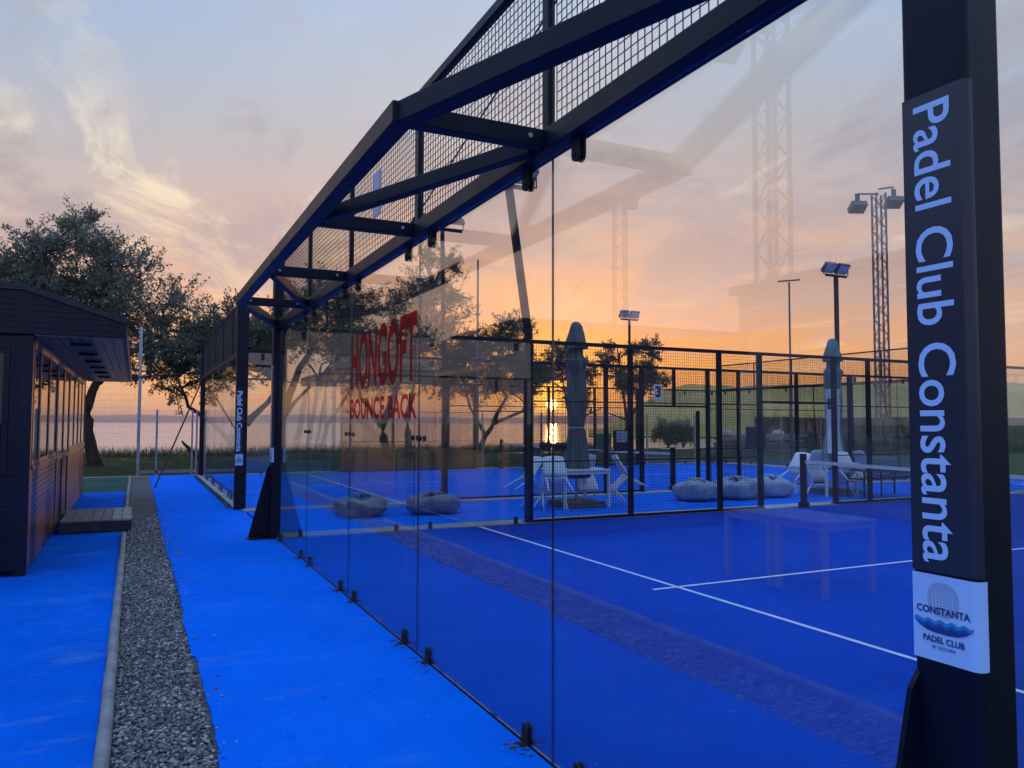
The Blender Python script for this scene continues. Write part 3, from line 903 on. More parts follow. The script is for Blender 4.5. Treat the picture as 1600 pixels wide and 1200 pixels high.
# ---- side walls: glass near the ends, mesh fence in the middle
def side_wall(y, out, label, zc=3.0, thick_first=True, door_sign=False, x_end=20):
    s = thing('side_fence', label, 'fence', (10, y, 0), 'court enclosures')
    for a, b in ((0.045, 2), (2, 4), (16, 18), (18, 19.955)):
        cl = [(c, zz, tp) for c in (a+.27, b-.27) for zz, tp in ((.022, False), (zc-.06, True)) if not (y == 0 and c < 1)]
        pane(s, (a, y), (b, y), .03, zc-.05, cl, flip=out < 0)
    for xs_ in (2, 18): MB().box(xs_-.0032, xs_+.0032, y-.0045, y+.0045, .03, zc-.05).build('joint_seal', M_rubber, s)
    posts = [(4, .11), (6, .08), (8, .08), (9, .085), (11, .085), (12, .08), (14, .08), (16, .11)]
    for x, w in posts:
        p = MB().box(x-w/2, x+w/2, y+out*.012 if out > 0 else y-.012-w, y+.012+w if out > 0 else y-.012, 0.02, zc-.02).build('fence_post', M_black, s, .004)
        yc = y+out*(.012+w/2)
        MB().box(x-w/2-.02, x+w/2+.02, yc-w/2-.02, yc+w/2+.02, .021, .035).build('foot_plate', M_black, p)
    MB().box(.02, 19.98, y-.035, y+.035, zc-.045, zc+.012).build('top_rail', M_black, s)
    MB().box(4.06, 8.955, y-.02, y+.02, .024, .06).build('bottom_rail', M_black, s)
    MB().box(11.05, 15.94, y-.02, y+.02, .024, .06).build('bottom_rail', M_black, s)
    for xa, xb in ((4.058, 8.956), (11.044, 15.942)):
        for z in (1.0, 2.0): MB().box(xa, xb, y+out*.006-.008, y+out*.006+.008, z-.011, z+.011).build('mid_rail', M_black, s)
    MB().box(9.045, 10.955, y-.02, y+.02, 2.03, 2.075).build('door_lintel', M_black, s)
    for xa, xb in ((4, 6), (6, 8), (8, 9), (11, 12), (12, 14), (14, 16)):
        mesh_panel(s, (xa+.05, y-.006, .06), (1, 0, 0), (0, 0, 1), xb-xa-.1, zc-.11, .05, .0027)
    mesh_panel(s, (9.05, y-.006, 2.075), (1, 0, 0), (0, 0, 1), 1.9, zc-.125, .05, .0027) if False else mesh_panel(s, (9.05, y-.006, 2.075), (1, 0, 0), (0, 0, 1), 1.9, zc-2.12, .05, .0027)
    if door_sign:
        MB().box(9.965, 10.035, y-.03, y+.03, 2.0755, zc-.046).build('lintel_post', M_black, s)
        MB().box(10.76, 10.83, y+.05, y+.11, .03, 1.95).build('door_post', M_black, s)
        sp = MB().box(9.38, 9.64, y-.03, y-.022, 2.22, 2.58).build('number_sign', M_signw, s, .004)
        lettering('numeral', '3', (9.43, y-.0312, 2.265), (1, 0, 0), (0, 0, 1), .16, .27, M_dig, sp, .04)
        MB().box(12.25, 12.90, y-.05, y-.024, .98, 1.56).build('notice_board', M_dig, s)
    return s
side_wall(10.0, 1, 'black mesh fence with glass end across the navy court, in front of the white chairs')
side_wall(0.0, -1, 'glass and mesh side fence starting at the labelled post in the right foreground')
side_wall(14.0, -1, 'mesh fence behind the chairs carrying a sign with the number 3', door_sign=True)
side_wall(24.0, 1, 'farthest mesh fence along the lake lawn, behind the bright blue court')

# ---- end walls of the farther court and the distant ends
def plain_end_wall(x, y0, y1, out, label, posts=True, labelled=False, braces=()):
    s = thing('glass_end_wall', label, 'glass wall', (x, (y0+y1)/2, 0), 'court enclosures')
    if labelled:
        post = MB().box(x-.15, x+.06, y0, y0+.15, 0, 4.06).build('corner_post', M_black, s, .008)
        yf = y0-.0015
        def quad(name, xa, xb, za, zb, m, k=0):
            yy = yf-.0006*k
            return MB().add([(xa, yy, za), (xb, yy, za), (xb, yy, zb), (xa, yy, zb)], [(0, 1, 2, 3)]).build(name, m, post)
        quad('name_strip', x-.142, x-.02, 1.045, 2.26, M_strip)
        lettering('name_lettering', 'Padel Club Constanta', (x-.132, yf-.0012, 2.22), (0, 0, -1), (1, 0, 0), 1.13, .095, M_letter, post, .02)
        quad('logo_sticker', x-.146, x-.010, .83, 1.038, M_sticker)
        quad('logo_racket', x-.115, x-.045, .945, 1.015, M_sb4, 1)
        lettering('logo_lettering', 'CONSTANTA', (x-.134, yf-.0022, .935), (1, 0, 0), (0, 0, 1), .112, .018, M_sb1, post, .03)
        quad('logo_wave', x-.136, x-.020, .900, .925, M_sb2, 2)
        lettering('logo_lettering', 'PADEL CLUB', (x-.124, yf-.0022, .868), (1, 0, 0), (0, 0, 1), .092, .016, M_sb1, post, .03)
    else: MB().box(x-.07, x+.07, y0+.0, y0+.14, 0, 4.06).build('corner_post', M_black, s)
    MB().box(x-.07, x+.07, y1-.14, y1, 0, 4.06).build('corner_post', M_black, s)
    n = 5
    w = (y1-y0-.34)/n
    for k in range(n):
        a = y0+.17+w*k; b = a+w
        cl = [(c, zz, tp) for c in (a+.27, b-.27) for zz, tp in ((.032, False), (2.96, True))]
        pane(s, (x, a), (x, b), .04, 2.94, cl, flip=out > 0)
        if k: seal(s, x, a, .04, 2.94)
        mesh_panel(s, (x, a+.03, 3.05), (0, 1, 0), (0, 0, 1), w-.06, .93, .05, .0026)
        if k: MB().box(x-.02, x+.02, a-.02, a+.02, 3.046, 4.0).build('mesh_post', M_black, s)
    MB().box(x-.045, x+.045, y0+.172, y1-.141, 2.95, 3.045).build('header_beam', M_black, s)
    MB().box(x-.022, x+.022, y0+.172, y1-.141, 4.0, 4.045).build('top_rail', M_black, s)
    for (ya, za, xb, yb) in braces:
        MB().tube([(x+out*.05, ya, za), (xb, yb, .01)], .022, 8).build('brace', M_black, s)
    return s
plain_end_wall(0.0, 14.0, 24.2, -1, 'farther glass end wall along the path, with small labelled post and leaning brace', labelled=True, braces=[(23.9, 2.9, -1.37, 19.9)])
plain_end_wall(20.0, 14.0, 24.0, 1, 'distant glass end wall with two slanting braces, behind the grey parasol', braces=[(19.0, 2.95, 21.5, 20.2), (16.2, 2.95, 21.5, 16.6)])
plain_end_wall(20.0, 0.0, 10.0, 1, 'distant glass end wall of the navy court, seen just right of the labelled post')

# ---- nets
def padel_net(y0, label):
    s = thing('padel_net', label, 'net', (10, y0+5, 0), 'padel nets')
    x = 10.0
    for yy in (y0+.06, y0+9.94):
        p = MB().box(x-.05, x+.05, yy-.045, yy+.045, .005, 1.05).build('net_post', M_black, s, .006)
        MB().box(x-.075, x+.075, yy-.07, yy+.07, .0055, .10).build('post_foot', M_black, p)
    n = 40
    def top(t): return .92-.04*math.sin(math.pi*t)
    b = MB()
    N = 220
    for i in range(N+1):
        t = i/N; yv = y0+.12+9.76*t
        b.wire(Vector((x, yv, .02)), Vector((x, yv, top(t)-.03)), .0016)
    for j in range(20):
        pts = [Vector((x, y0+.12+9.76*i/n, .02+(top(i/n)-.05)*j/19)) for i in range(n+1)]
        for i in range(n): b.wire(pts[i], pts[i+1], .0016)
    b.build('net_mesh', M_net, s)
    b = MB()
    pts = [(y0+.11+9.78*i/n, top(i/n)) for i in range(n+1)]
    for sx_ in (-.006, .006):
        b.add([(x+sx_, yv, z-.055) for yv, z in pts]+[(x+sx_, yv, z+.005) for yv, z in pts], [(i, i+1, n+2+i, n+1+i) for i in range(n)])
    b.build('top_band', M_signw, s)
    return s
padel_net(0, 'court net with white top band running behind the labelled post')
padel_net(14, 'farther court net with white band, left of the number 3 sign')

# ================================================================== KIOSK
KX, KY0, KY1, KL = -2.86, 8.43, 18.30, -7.0
KI = thing('kiosk', 'dark navy clad kiosk with brown framed windows and deep overhanging eave on the left', 'kiosk', ((KX+KL)/2, (KY0+KY1)/2, 0))
def siding(name, axis, c, lo, hi, z0, z1, out, pitch=.062):
    b = MB(); z = z0
    def bx(d0, d1, za, zb):
        a0, a1 = sorted((c+out*d0, c+out*d1))
        if axis == 'x': b.box(a0, a1, lo, hi, za, zb)
        else: b.box(lo, hi, a0, a1, za, zb)
    bx(-.08, -.006, z0, z1)
    while z < z1-.01:
        bx(-.006, .008, z+.004, min(z1, z+pitch)-.003); z += pitch
    return b.build(name, M_clad_sunset if (axis == 'x' and out > 0) else M_clad, KI)  # court-facing wall takes the cladding copy with the sunset reflection coloured in
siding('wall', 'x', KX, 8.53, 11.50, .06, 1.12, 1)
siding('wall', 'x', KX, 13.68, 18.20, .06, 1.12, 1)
siding('wall', 'y', KY0, KL+.1, -2.96, .06, 1.07, -1)
siding('wall', 'y', KY0, -3.055, -2.96, 1.07, 2.56, -1)
siding('wall', 'y', KY0, KL+.1, -5.6, 1.07, 2.56, -1)
siding('wall', 'y', KY0, -5.6, -3.055, 2.43, 2.56, -1)
siding('wall', 'y', KY1, KL+.1, -2.96, .06, 2.56, 1)
siding('wall', 'x', KL, KY0+.1, KY1-.1, .06, 2.56, -1)
for x, y in ((KX-.05, KY0+.05), (KX-.05, KY1-.05), (KL+.05, KY0+.05), (KL+.05, KY1-.05)):
    MB().box(x-.062, x+.062, y-.062, y+.062, .02, 2.57).build('corner_column', M_clad, KI, .006)
for x, y in ((KX-.05, KY0+.05), (KL+.05, KY0+.05)): MB().box(x-.05, x+.05, y-.05, y+.05, -.03, .021).build('foot', M_rubber, KI)
MB().box(KL+.1, KX-.09, KY0+.1, KY1-.1, .05, .10).build('floor', M_inside, KI)
MB().box(KL+.09, KL+.10, KY0+.1, KY1-.1, .10, 2.55).build('inner_wall', M_inside, KI)
def window(y0, y1, z0, z1, door=False):
    t = .055
    b = MB()
    xa, xb = KX-.035, KX+.018
    b.box(xa, xb, y0, y0+t, z0, z1); b.box(xa, xb, y1-t, y1, z0, z1)
    b.box(xa, xb-.001, y0+t, y1-t, z1-t, z1); b.box(xa, xb-.001, y0+t, y1-t, z0, z0+t)
    if door: b.box(xa, xb-.001, y0+t, y1-t, 1.08, 1.17)
    f = b.build('door' if door else 'window', M_frame, KI)
    zz = [(z0+t, z1-t)] if not door else [(1.17, z1-t), (z0+t, 1.08)]
    for k, (a, c) in enumerate(zz):
        if door and k == 1: MB().box(KX-.02, KX-.004, y0+t, y1-t, a, c).build('door_panel', M_clad, f)
        else: MB().box(KX+.002, KX+.008, y0+t, y1-t, a, c).build('pane', M_glass2, f)
    return f
for a, c in ((8.55, 9.20), (9.22, 10.28), (10.30, 11.46), (13.72, 14.90), (14.92, 16.00), (16.02, 17.06), (17.08, 18.18)): window(a, c, 1.16, 2.50)
d1 = window(11.52, 12.58, .12, 2.50, True)
d2 = window(12.60, 13.66, .12, 2.50, True)
MB().tube([(KX+.02, 12.50, 1.12), (KX+.06, 12.50, 1.12), (KX+.06, 12.38, 1.12)], .010, 8).build('handle', M_galv, d1)
MB().box(KX-.03, KX+.03, 8.53, 11.50, 1.121, 1.159).build('window_sill', M_frame, KI)
MB().box(KX-.03, KX+.03, 13.68, 18.20, 1.121, 1.159).build('window_sill', M_frame, KI)
MB().box(KX-.04, KX+.022, 8.50, 18.22, 2.501, 2.56).build('window_head', M_frame, KI)
fw_ = MB()
for x in (-5.59, -4.35, -3.115): fw_.box(x, x+.055, KY0-.02, KY0+.03, 1.075, 2.425)
fw_.box(-5.53, -3.12, KY0-.019, KY0+.03, 1.075, 1.13).box(-5.53, -3.12, KY0-.019, KY0+.03, 2.37, 2.425)
fwin = fw_.build('window', M_clad, KI)
MB().box(-5.53, -4.355, KY0+.002, KY0+.008, 1.131, 2.369).build('pane', M_glass2, fwin)
MB().box(-4.29, -3.12, KY0+.002, KY0+.008, 1.131, 2.369).build('pane', M_glass2, fwin)
# roof body: flat over the rooms, sloping down over the eave
YR0, YR1, EX = 8.36, 18.86, -1.985
roof = MB().prism([(KL-.2, YR0+.03, 2.58), (EX+.02, YR0+.03, 2.58), (EX+.02, YR0+.03, 2.74), (-2.93, YR0+.03, 3.05), (KL-.2, YR0+.03, 3.05)], (0, YR1-YR0-.06, 0)).build('roof', M_roof, KI, recalc=True)
# boarded gable face
b = MB(); z = 2.585
while z < 3.0:
    zb = min(z+.057, 3.03)
    xr = EX+.02 if zb < 2.74 else -2.93+(3.05-zb)/(3.05-2.74)*(EX+.02+2.93)
    b.box(KL-.19, xr-.005, YR0+.012, YR0+.029, z, zb); z += .062
b.build('gable_siding', M_clad, roof)
MB().box(-3.0, -2.87, YR0+.002, YR0+.012, 2.585, 3.04).build('gable_trim', M_clad, roof)
tr = MB()
tr.bar((-2.93, YR0-.005, 3.075), (EX+.03, YR0-.005, 2.765), .05, .062).box(KL-.22, -2.90, YR0-.032, YR0+.018, 3.048, 3.115)
tr.build('roof_trim', M_roof, roof)
MB().add([(-2.94, YR0, 3.062), (EX+.04, YR0, 2.752), (EX+.04, YR1, 2.752), (-2.94, YR1, 3.062), (-2.94, YR0, 3.078), (EX+.04, YR0, 2.768), (EX+.04, YR1, 2.768), (-2.94, YR1, 3.078)],
         [(3, 2, 1, 0), (4, 5, 6, 7), (0, 1, 5, 4), (1, 2, 6, 5), (2, 3, 7, 6), (3, 0, 4, 7)]).build('roof_sheet', M_roof, roof)
MB().box(EX+.021, EX+.034, YR0+.005, YR1-.005, 2.555, 2.75).build('fascia', M_roof, roof)
sb = MB().box(0, .098, 0, 3.48, 0, .014).mesh('soffit_board'); sb.materials.append(M_soffit)
for i in range(8):
    for j in range(3):
        o = link('soffit_board', sb, None, roof)
        o.location = (-2.835+.1055*i, YR0+.02+3.49*j, 2.5625+.001*((i*3+j*5) % 3))
for yy in (9.12, 10.57, 11.99, 13.43, 14.96, 16.55):
    MB().box(-2.55, -2.33, yy-.05, yy+.05, 2.535, 2.5615).build('ceiling_light', M_rubber, roof)

# deck step at the kiosk door
DK = thing('deck_step', 'low grey board deck step in front of the kiosk door', 'deck', (-2.33, 12.6, 0))
for i in range(7):
    bm_ = MB().box(0, .128, 0, 1.78, 0, .024)
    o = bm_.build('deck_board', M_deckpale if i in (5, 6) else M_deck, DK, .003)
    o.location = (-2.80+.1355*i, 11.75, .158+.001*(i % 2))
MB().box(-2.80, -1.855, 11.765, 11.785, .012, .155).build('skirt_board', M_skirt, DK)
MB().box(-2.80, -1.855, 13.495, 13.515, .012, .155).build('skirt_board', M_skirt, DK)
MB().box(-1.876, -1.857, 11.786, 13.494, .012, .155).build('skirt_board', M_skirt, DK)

# ================================================================== FENCES, MASTS, LAMPS
FE = thing('boundary_fence', 'galvanised wire panel fence with grey posts along the lake lawn', 'fence', (0, 25.4, 0))
for x, h, w in [(-8.9, 3.2, .07), (-5.3, 3.2, .07), (-1.74, 4.6, .09), (-1.23, 2.02, .06), (-.20, 2.02, .05), (-.07, 2.02, .05)]+[(2.4+2.5*k, 2.02, .055) for k in range(11)]:
    MB().box(x-w/2, x+w/2, 25.4-w/2, 25.4+w/2, -.05, h).build('fence_post', M_galv, FE)
for a, c in ((-8.86, -5.34), (-5.26, -1.80)):
    mesh_panel(FE, (a, 25.45, .08), (1, 0, 0), (0, 0, 1), c-a, 3.0, .06, .002, .2)
MB().box(-1.68, -.10, 25.37, 25.43, .04, .13).build('bottom_rail', M_galv, FE)
for a, c in [(-1.70, -1.26), (-1.20, -.23)]+[(-.04+2.5*k-(.0 if k else 0), 2.36+2.5*k) for k in range(11)]:
    mesh_panel(FE, (a, 25.36, .1), (1, 0, 0), (0, 0, 1), c-a, 1.9, .05, .002, .2)
MB().tube([(-8.9, 24.8, 2.85), (-2.0, 24.8, 2.97), (.0, 24.8, 3.2)], .022, 8).build('overhead_pipe', M_black, FE)

def flood_head(tilt, yaw, sz=(.40, .30, .09)):
    """one floodlight: finned housing, lens face, yoke; local origin at the yoke foot"""
    h = MB(); w, d, t = sz
    h.box(-w/2, w/2, -d/2, d/2, -t/2, t/2)
    for k in range(6): h.box(-w/2+.02+k*(w-.04)/5.0-.004, -w/2+.02+k*(w-.04)/5.0+.004, -d/2+.03, d/2-.03, t/2, t/2+.025)
    l = MB().box(-w/2+.02, w/2-.02, -d/2+.02, d/2-.02, -t/2-.006, -t/2-.001)
    y_ = MB().bar((-w/2-.015, 0, 0), (-w/2-.015, 0, -.18), .012, .03, (0, 1, 0)).bar((w/2+.015, 0, 0), (w/2+.015, 0, -.18), .012, .03, (0, 1, 0)).bar((-w/2-.02, 0, -.186), (w/2+.02, 0, -.186), .03, .012)
    return h, l, y_
def place(b, tilt, yaw, loc):
    mt = Matrix.Translation(loc) @ Matrix.Rotation(yaw, 4, 'Z') @ Matrix.Translation((0, 0, .19)) @ Matrix.Rotation(tilt, 4, 'X')
    b.v = [tuple(mt @ Vector(p)) for p in b.v]
    return b
def floodlight(name, label, base, top, heads, yaw, tilt, w=.09, group='court floodlights', cross=.9, m=None):
    s = thing(name, label, 'floodlight', base, group)
    base, top = Vector(base), Vector(top)
    pole = MB().bar(base, top, w, w, (0, 1, 0)).build('pole', m or M_black, s)
    c, sn = math.cos(yaw), math.sin(yaw)
    MB().bar(top-Vector((c, sn, 0))*cross/2, top+Vector((c, sn, 0))*cross/2, .05, .05).build('crossbar', M_black, s)
    for hx in heads:
        h, l, y_ = flood_head(tilt, yaw)
        loc = top+Vector((c, sn, 0))*hx+Vector((0, 0, .03))
        hd = place(h, tilt, yaw, loc).build('lamp_head', M_lamp, s, .006)
        place(l, tilt, yaw, loc).build('lens', M_lens, hd)
        place(y_, 0, yaw, loc).build('yoke', M_lamp, hd)
    return s
floodlight('floodlight_pole', 'leaning black floodlight pole rising from the fence post nearest the sun', (4.0, 10.07, 3.02), (3.62, 10.07, 5.55), (-.28, .30), 0, R(-35), .105)
floodlight('floodlight_pole', 'black floodlight pole with two lamps standing before the tall tree, left of the leaning pole', (4.0, 13.9, 0), (3.9, 13.9, 5.72), (-.26, .26), 0, R(30), .07)
floodlight('floodlight_pole', 'slim floodlight pole with two square lamps above the number 3 sign', (15.75, 24.25, 0), (15.75, 24.25, 5.75), (-.24, .24), 0, R(-50), .07, cross=.8)
floodlight('floodlight_pole', 'floodlight pole with two square lamps rising behind the grey and white parasol', (15.5, 13.9, 0), (15.5, 13.9, 5.72), (-.25, .25), 0, R(-50), .09, cross=.8)
floodlight('floodlight_pole', 'low floodlight glimpsed through the mesh above the left trees', (3.75, 24.2, 0), (3.75, 24.2, 5.75), (-.2, .2), 0, R(30), .06)

def thin_pole(label, x, y, h, bar, r=.055):
    s = thing('thin_pole', label, 'pole', (x, y, 0), 'thin poles')
    MB().tube([(x, y, -.05), (x, y, h*.45), (x, y, h*.46), (x, y, h)], [r*1.3, r*1.2, r*.8, r*.7], 8).build('shaft', M_pole, s)
    if bar: MB().bar((x-.55, y+.1, h), (x+.55, y-.1, h+.14), .08, .06).build('crossbar', M_pole, s)
    MB().box(x-.15, x+.15, y-.15, y+.15, -.05, .02).build('foot', M_conc, s)
thin_pole('thin grey pole with a short crossbar, left of the grey and white parasol', 24.7, 24.6, 8.05, True)
thin_pole('bare thin pole standing left of the leaning floodlight pole', 10.8, 28.0, 8.4, False, .06)

def lattice(label, x, y, h, w, lamps=(), yaw=0.0, step=None):
    s = thing('lattice_mast', label, 'mast', (x, y, 0), 'lattice masts')
    c, sn = math.cos(yaw), math.sin(yaw)
    def T(u, v, z): return (x+u*c-v*sn, y+u*sn+v*c, z)
    cs = [(-w/2, -w/2), (w/2, -w/2), (w/2, w/2), (-w/2, w/2)]
    for u, v in cs: MB().bar(T(u, v, -.05), T(u, v, h), .075*w/.5, .075*w/.5).build('mast_leg', M_pole, s)
    b = MB(); step = step or w*.95
    z = 0.2; k = 0
    while z+step < h:
        for i in range(4):
            p, q = cs[i], cs[(i+1) % 4]
            if (k+i) % 2: p, q = q, p
            b.bar(T(*p, z), T(*q, z+step), .030*w/.5, .030*w/.5)
        z += step; k += 1
    b.build('lattice_bracing', M_pole, s)
    MB().box(x-w, x+w, y-w, y+w, -.06, .06).build('footing', M_conc, s)
    for (u, dz) in lamps:
        MB().bar(T(0, 0, h+dz), T(u, 0, h+dz+.1*(u > 0)), .07, .07).build('lamp_arm', M_pole, s)
        hh, l, y_ = flood_head(0, 0, (.75, .6, .28))
        loc = Vector(T(u, 0, h+dz-.85))
        hd = place(hh, R(150), yaw, loc).build('lamp_head', M_lamp, s, .01)
        place(l, R(150), yaw, loc).build('lens', M_lens, hd)
        MB().bar(T(u, 0, h+dz), T(u, 0, h+dz-.55), .04, .3).build('yoke', M_lamp, hd)
    return s
lattice('lattice steel mast with two floodlights beside the labelled post', 30.7, 24.6, 12.9, .46, ((-1.05, .0), (.75, .25)), R(-25))
lattice('distant lattice mast behind the tall tree', 16.0, 45.0, 12.5, .60) if False else None
lattice('large lattice mast mirrored in the glass beside the labelled post', -14.0, 14.7, 17.0, .66, ((1.4, -4.4),), R(10))
lattice('slender lattice mast with one floodlight mirrored in the glass near the parasol', -19.5, 30.5, 12.8, .55, ((-.55, .4),), R(20))

# ================================================================== TREES
def unit(a): return a/np.maximum(1e-9, np.linalg.norm(a, axis=-1, keepdims=True))

def tree(label, x, y, trunks, crown, ncl, ntw, nleaf, m, seed, leaf=.11, rc=(.6, 1.15), group='lakeside trees', name='tree', r0=.2):
    """trunks: polylines [(dx,dy,z)..]; crown: list of ellipsoids (cx,cy,cz,rx,ry,rz) relative to the base"""
    rg = np.random.default_rng(seed); rr_ = random.Random(seed)
    s = thing(name, label, 'tree', (x, y, -.05), group)
    tb = MB(); ends = []
    for k, tl in enumerate(trunks):
        pts = [Vector((x+p[0], y+p[1], p[2])) for p in tl]
        fine = []
        for a, b in zip(pts[:-1], pts[1:]):
            for t in (0, .33, .66): fine.append(a.lerp(b, t)+Vector((rr_.uniform(-1, 1), rr_.uniform(-1, 1), 0))*.035)
        fine.append(pts[-1])
        rk = r0*(tl[0][3] if len(tl[0]) > 3 else 1.0)
        rad = [rk*(1-.72*i/(len(fine)-1)) for i in range(len(fine))]
        rad[0] *= 1.35
        tb.tube(fine, rad, 8); ends += [(p, r) for p, r in zip(fine[len(fine)//2:], rad[len(fine)//2:])]
    vol = np.array([c[3]*c[4]*c[5] for c in crown]); pick = rg.choice(len(crown), ncl, p=vol/vol.sum())
    A, B = [], []
    for k in pick:
        c = crown[k]
        d = unit(rg.standard_normal(3)); rad = rg.random()**.38
        ce = Vector((x+c[0]+d[0]*c[3]*rad, y+c[1]+d[1]*c[4]*rad, c[2]+d[2]*c[5]*rad))
        st, sr = min(ends, key=lambda e: (e[0]-ce).length+max(0, e[0].z-ce.z)*1.2)
        mid = st.lerp(ce, .5)+Vector((rr_.uniform(-.25, .25), rr_.uniform(-.25, .25), rr_.uniform(-.1, .35)))
        tb.tube([st, st.lerp(mid, .6)+Vector((0, 0, .05)), mid, ce], [min(sr*.55, .07), .05, .038, .018], 5, False)
        R_ = rr_.uniform(*rc)
        for j in range(ntw):
            dd = unit(rg.standard_normal(3)*[1, 1, .8]+[d[0]*.45, d[1]*.45, d[2]*.35+.28])
            a = Vector(ce)+Vector(tuple(rg.standard_normal(3)*.10*R_)); L = R_*rr_.uniform(.55, 1.3)
            bq = a+Vector(tuple(dd))*L+Vector((0, 0, rr_.uniform(-.12, .12)*L))
            tb.tube([a, a.lerp(bq, .55)+Vector((0, 0, .04*L)), bq], [.014, .009, .004], 3, False)
            A.append(a); B.append(bq)
    tb.build('trunk', M_bark, s, smooth=True)
    A, B = np.array([tuple(a) for a in A]), np.array([tuple(b) for b in B])
    idx = rg.integers(0, len(A), nleaf); t = .12+.9*rg.random(nleaf)**.8
    dr = unit(B-A)[idx]
    p = A[idx]+(B-A)[idx]*t[:, None]+rg.standard_normal((nleaf, 3))*.055
    d = unit(dr*.75+rg.standard_normal((nleaf, 3))*.65+[0, 0, .12])
    sd = unit(np.cross(d, rg.standard_normal((nleaf, 3))))
    L = leaf*(.6+.8*rg.random(nleaf))[:, None]; W = L*.21
    V = np.stack([p, p+d*L*.45+sd*W, p+d*L, p+d*L*.45-sd*W], 1).reshape(-1, 3)
    me = np_mesh('crown', V, np.arange(4*nleaf).reshape(-1, 4))
    link('crown', me, m, s)
    return s

tree('big spreading grey-green tree rising behind the kiosk roof', -3.1, 30.5,
     [[(0, 0, 0), (-.22, 0, .95), (-.33, 0, 2.1), (-.05, .1, 3.1), (.5, .2, 4.6), (.3, .2, 6.6)], [(-.33, 0, 2.1, .7), (-1.0, .1, 3.8), (-2.0, -.3, 5.6), (-2.2, -.2, 7)], [(-.05, .1, 3.1, .6), (1.1, -.1, 4.2), (2.2, -.2, 5.0)], [(-.25, 0, 1.6, .5), (-.7, -.4, 2.4), (-1.6, -.6, 3.4)]],
     [(-.6, 0, 6.5, 3.1, 2.4, 2.6), (1.7, 0, 5.0, 2.0, 1.8, 1.9), (-2.9, 0, 5.6, 2.4, 2.2, 2.0), (-.7, 0, 7.4, 1.7, 1.5, 1.3), (-4.5, 0, 4.5, 1.6, 1.6, 1.5)],
     118, 15, 64000, M_leaf, 1, .118, (.6, 1.3), r0=.24)
tree('bushy tree with a low sawn limb behind the wire fence', .9, 29.3,
     [[(.4, 0, 0), (.5, 0, .9), (1.0, 0, 1.6), (.9, .2, 3.2)], [(-.3, 0, .1, .6), (-.9, 0, .6), (-1.2, 0, .95)], [(.5, 0, .9, .6), (-.2, 0, 1.6), (-1.0, .1, 2.2), (-1.4, .1, 3.2)], [(1.0, 0, 1.6, .7), (1.8, 0, 2.4), (2.4, 0, 3.6)]],
     [(-.9, 0, 4.0, 1.7, 1.6, 1.4), (.6, 0, 4.6, 1.7, 1.6, 1.3), (2.2, 0, 4.4, 1.8, 1.5, 1.3), (-2.1, .2, 3.2, .9, 1.0, .8)],
     74, 14, 42000, M_leaf2, 2, .115, (.55, 1.2), r0=.20)
tree('tree with several thin bare trunks seen through the far end of the glass wall', 4.7, 32.3,
     [[(-.5, 0, 0), (-.1, 0, 2.2), (.1, 0, 4.2), (-.4, 0, 6)], [(0, .2, 0, .8), (.3, .1, 1.8), (.5, .1, 3.4), (.7, 0, 5.4)], [(.5, 0, 0, .8), (.9, 0, 1.5), (1.7, 0, 2.7), (2.6, 0, 4.5)], [(.4, .3, 0, .6), (.7, .2, 2.0), (1.0, .1, 4.0), (1.4, 0, 6)]],
     [(-.4, 0, 5.0, 1.6, 1.5, 1.7), (1.2, 0, 6.0, 1.8, 1.5, 1.7), (2.4, 0, 4.8, 1.5, 1.4, 1.5), (.6, 0, 3.9, 1.8, 1.2, .7)],
     72, 14, 42000, M_leaf2, 3, .115, (.55, 1.25), r0=.15)
tree('tallest dark tree behind the red lettering on the glass', 9.2, 33.2,
     [[(-.6, 0, 0), (-.9, 0, 1.5), (-.2, 0, 3.2), (.8, 0, 5.5), (1.5, 0, 8)], [(.4, 0, 0, .9), (.3, 0, 1.8), (.6, 0, 3.5), (-.8, 0, 5.5)], [(-.9, 0, 1.5, .6), (-1.9, 0, 2.8), (-2.0, 0, 4.4)]],
     [(.2, 0, 6.0, 2.4, 2.0, 2.4), (1.6, 0, 8.0, 1.5, 1.3, 1.6), (-1.6, 0, 5.0, 1.6, 1.5, 1.6), (1.9, 0, 4.6, 1.5, 1.4, 1.5), (.2, 0, 3.9, 2.2, 1.3, .8)],
     92, 14, 54000, M_leaf2, 4, .115, (.55, 1.3), r0=.22)
tree('tree with low crooked branches left of the setting sun', 13.6, 33.0,
     [[(-.7, 0, 0), (-.2, 0, 1.0), (.2, 0, 1.6), (1.8, 0, 2.2), (2.2, 0, 3.2)], [(.2, 0, 1.6, .8), (.9, 0, 2.9), (.3, 0, 4.2), (.6, 0, 5.6)], [(-.2, 0, 1.0, .6), (-1.0, 0, 2.4), (-1.5, 0, 3.8)]],
     [(-.7, 0, 4.4, 1.7, 1.4, 1.6), (.9, 0, 5.3, 1.4, 1.2, 1.5), (1.5, 0, 4.0, 1.3, 1.2, 1.2), (.3, 0, 3.4, 1.6, 1.0, .6)],
     72, 13, 37000, M_leaf2, 5, .115, (.45, 1.05), r0=.15)
tree('thin young tree just above the setting sun', 20.0, 36.0,
     [[(0, 0, 0), (-.1, 0, 1.6), (-.5, 0, 3.4), (-.8, 0, 5.2)], [(-.1, 0, 1.6, .7), (1.2, 0, 2.2), (2.2, 0, 2.6)]],
     [(-1.0, 0, 4.9, 1.0, 1.0, 1.1), (-2.3, 0, 3.9, .8, .8, 1.0), (.5, 0, 4.0, .8, .8, 1.2), (-3.0, 0, 2.9, .5, .6, .5), (.4, 0, 2.7, .5, .5, .5)],
     44, 11, 14000, M_leaf2, 6, .12, (.4, .7), r0=.10)
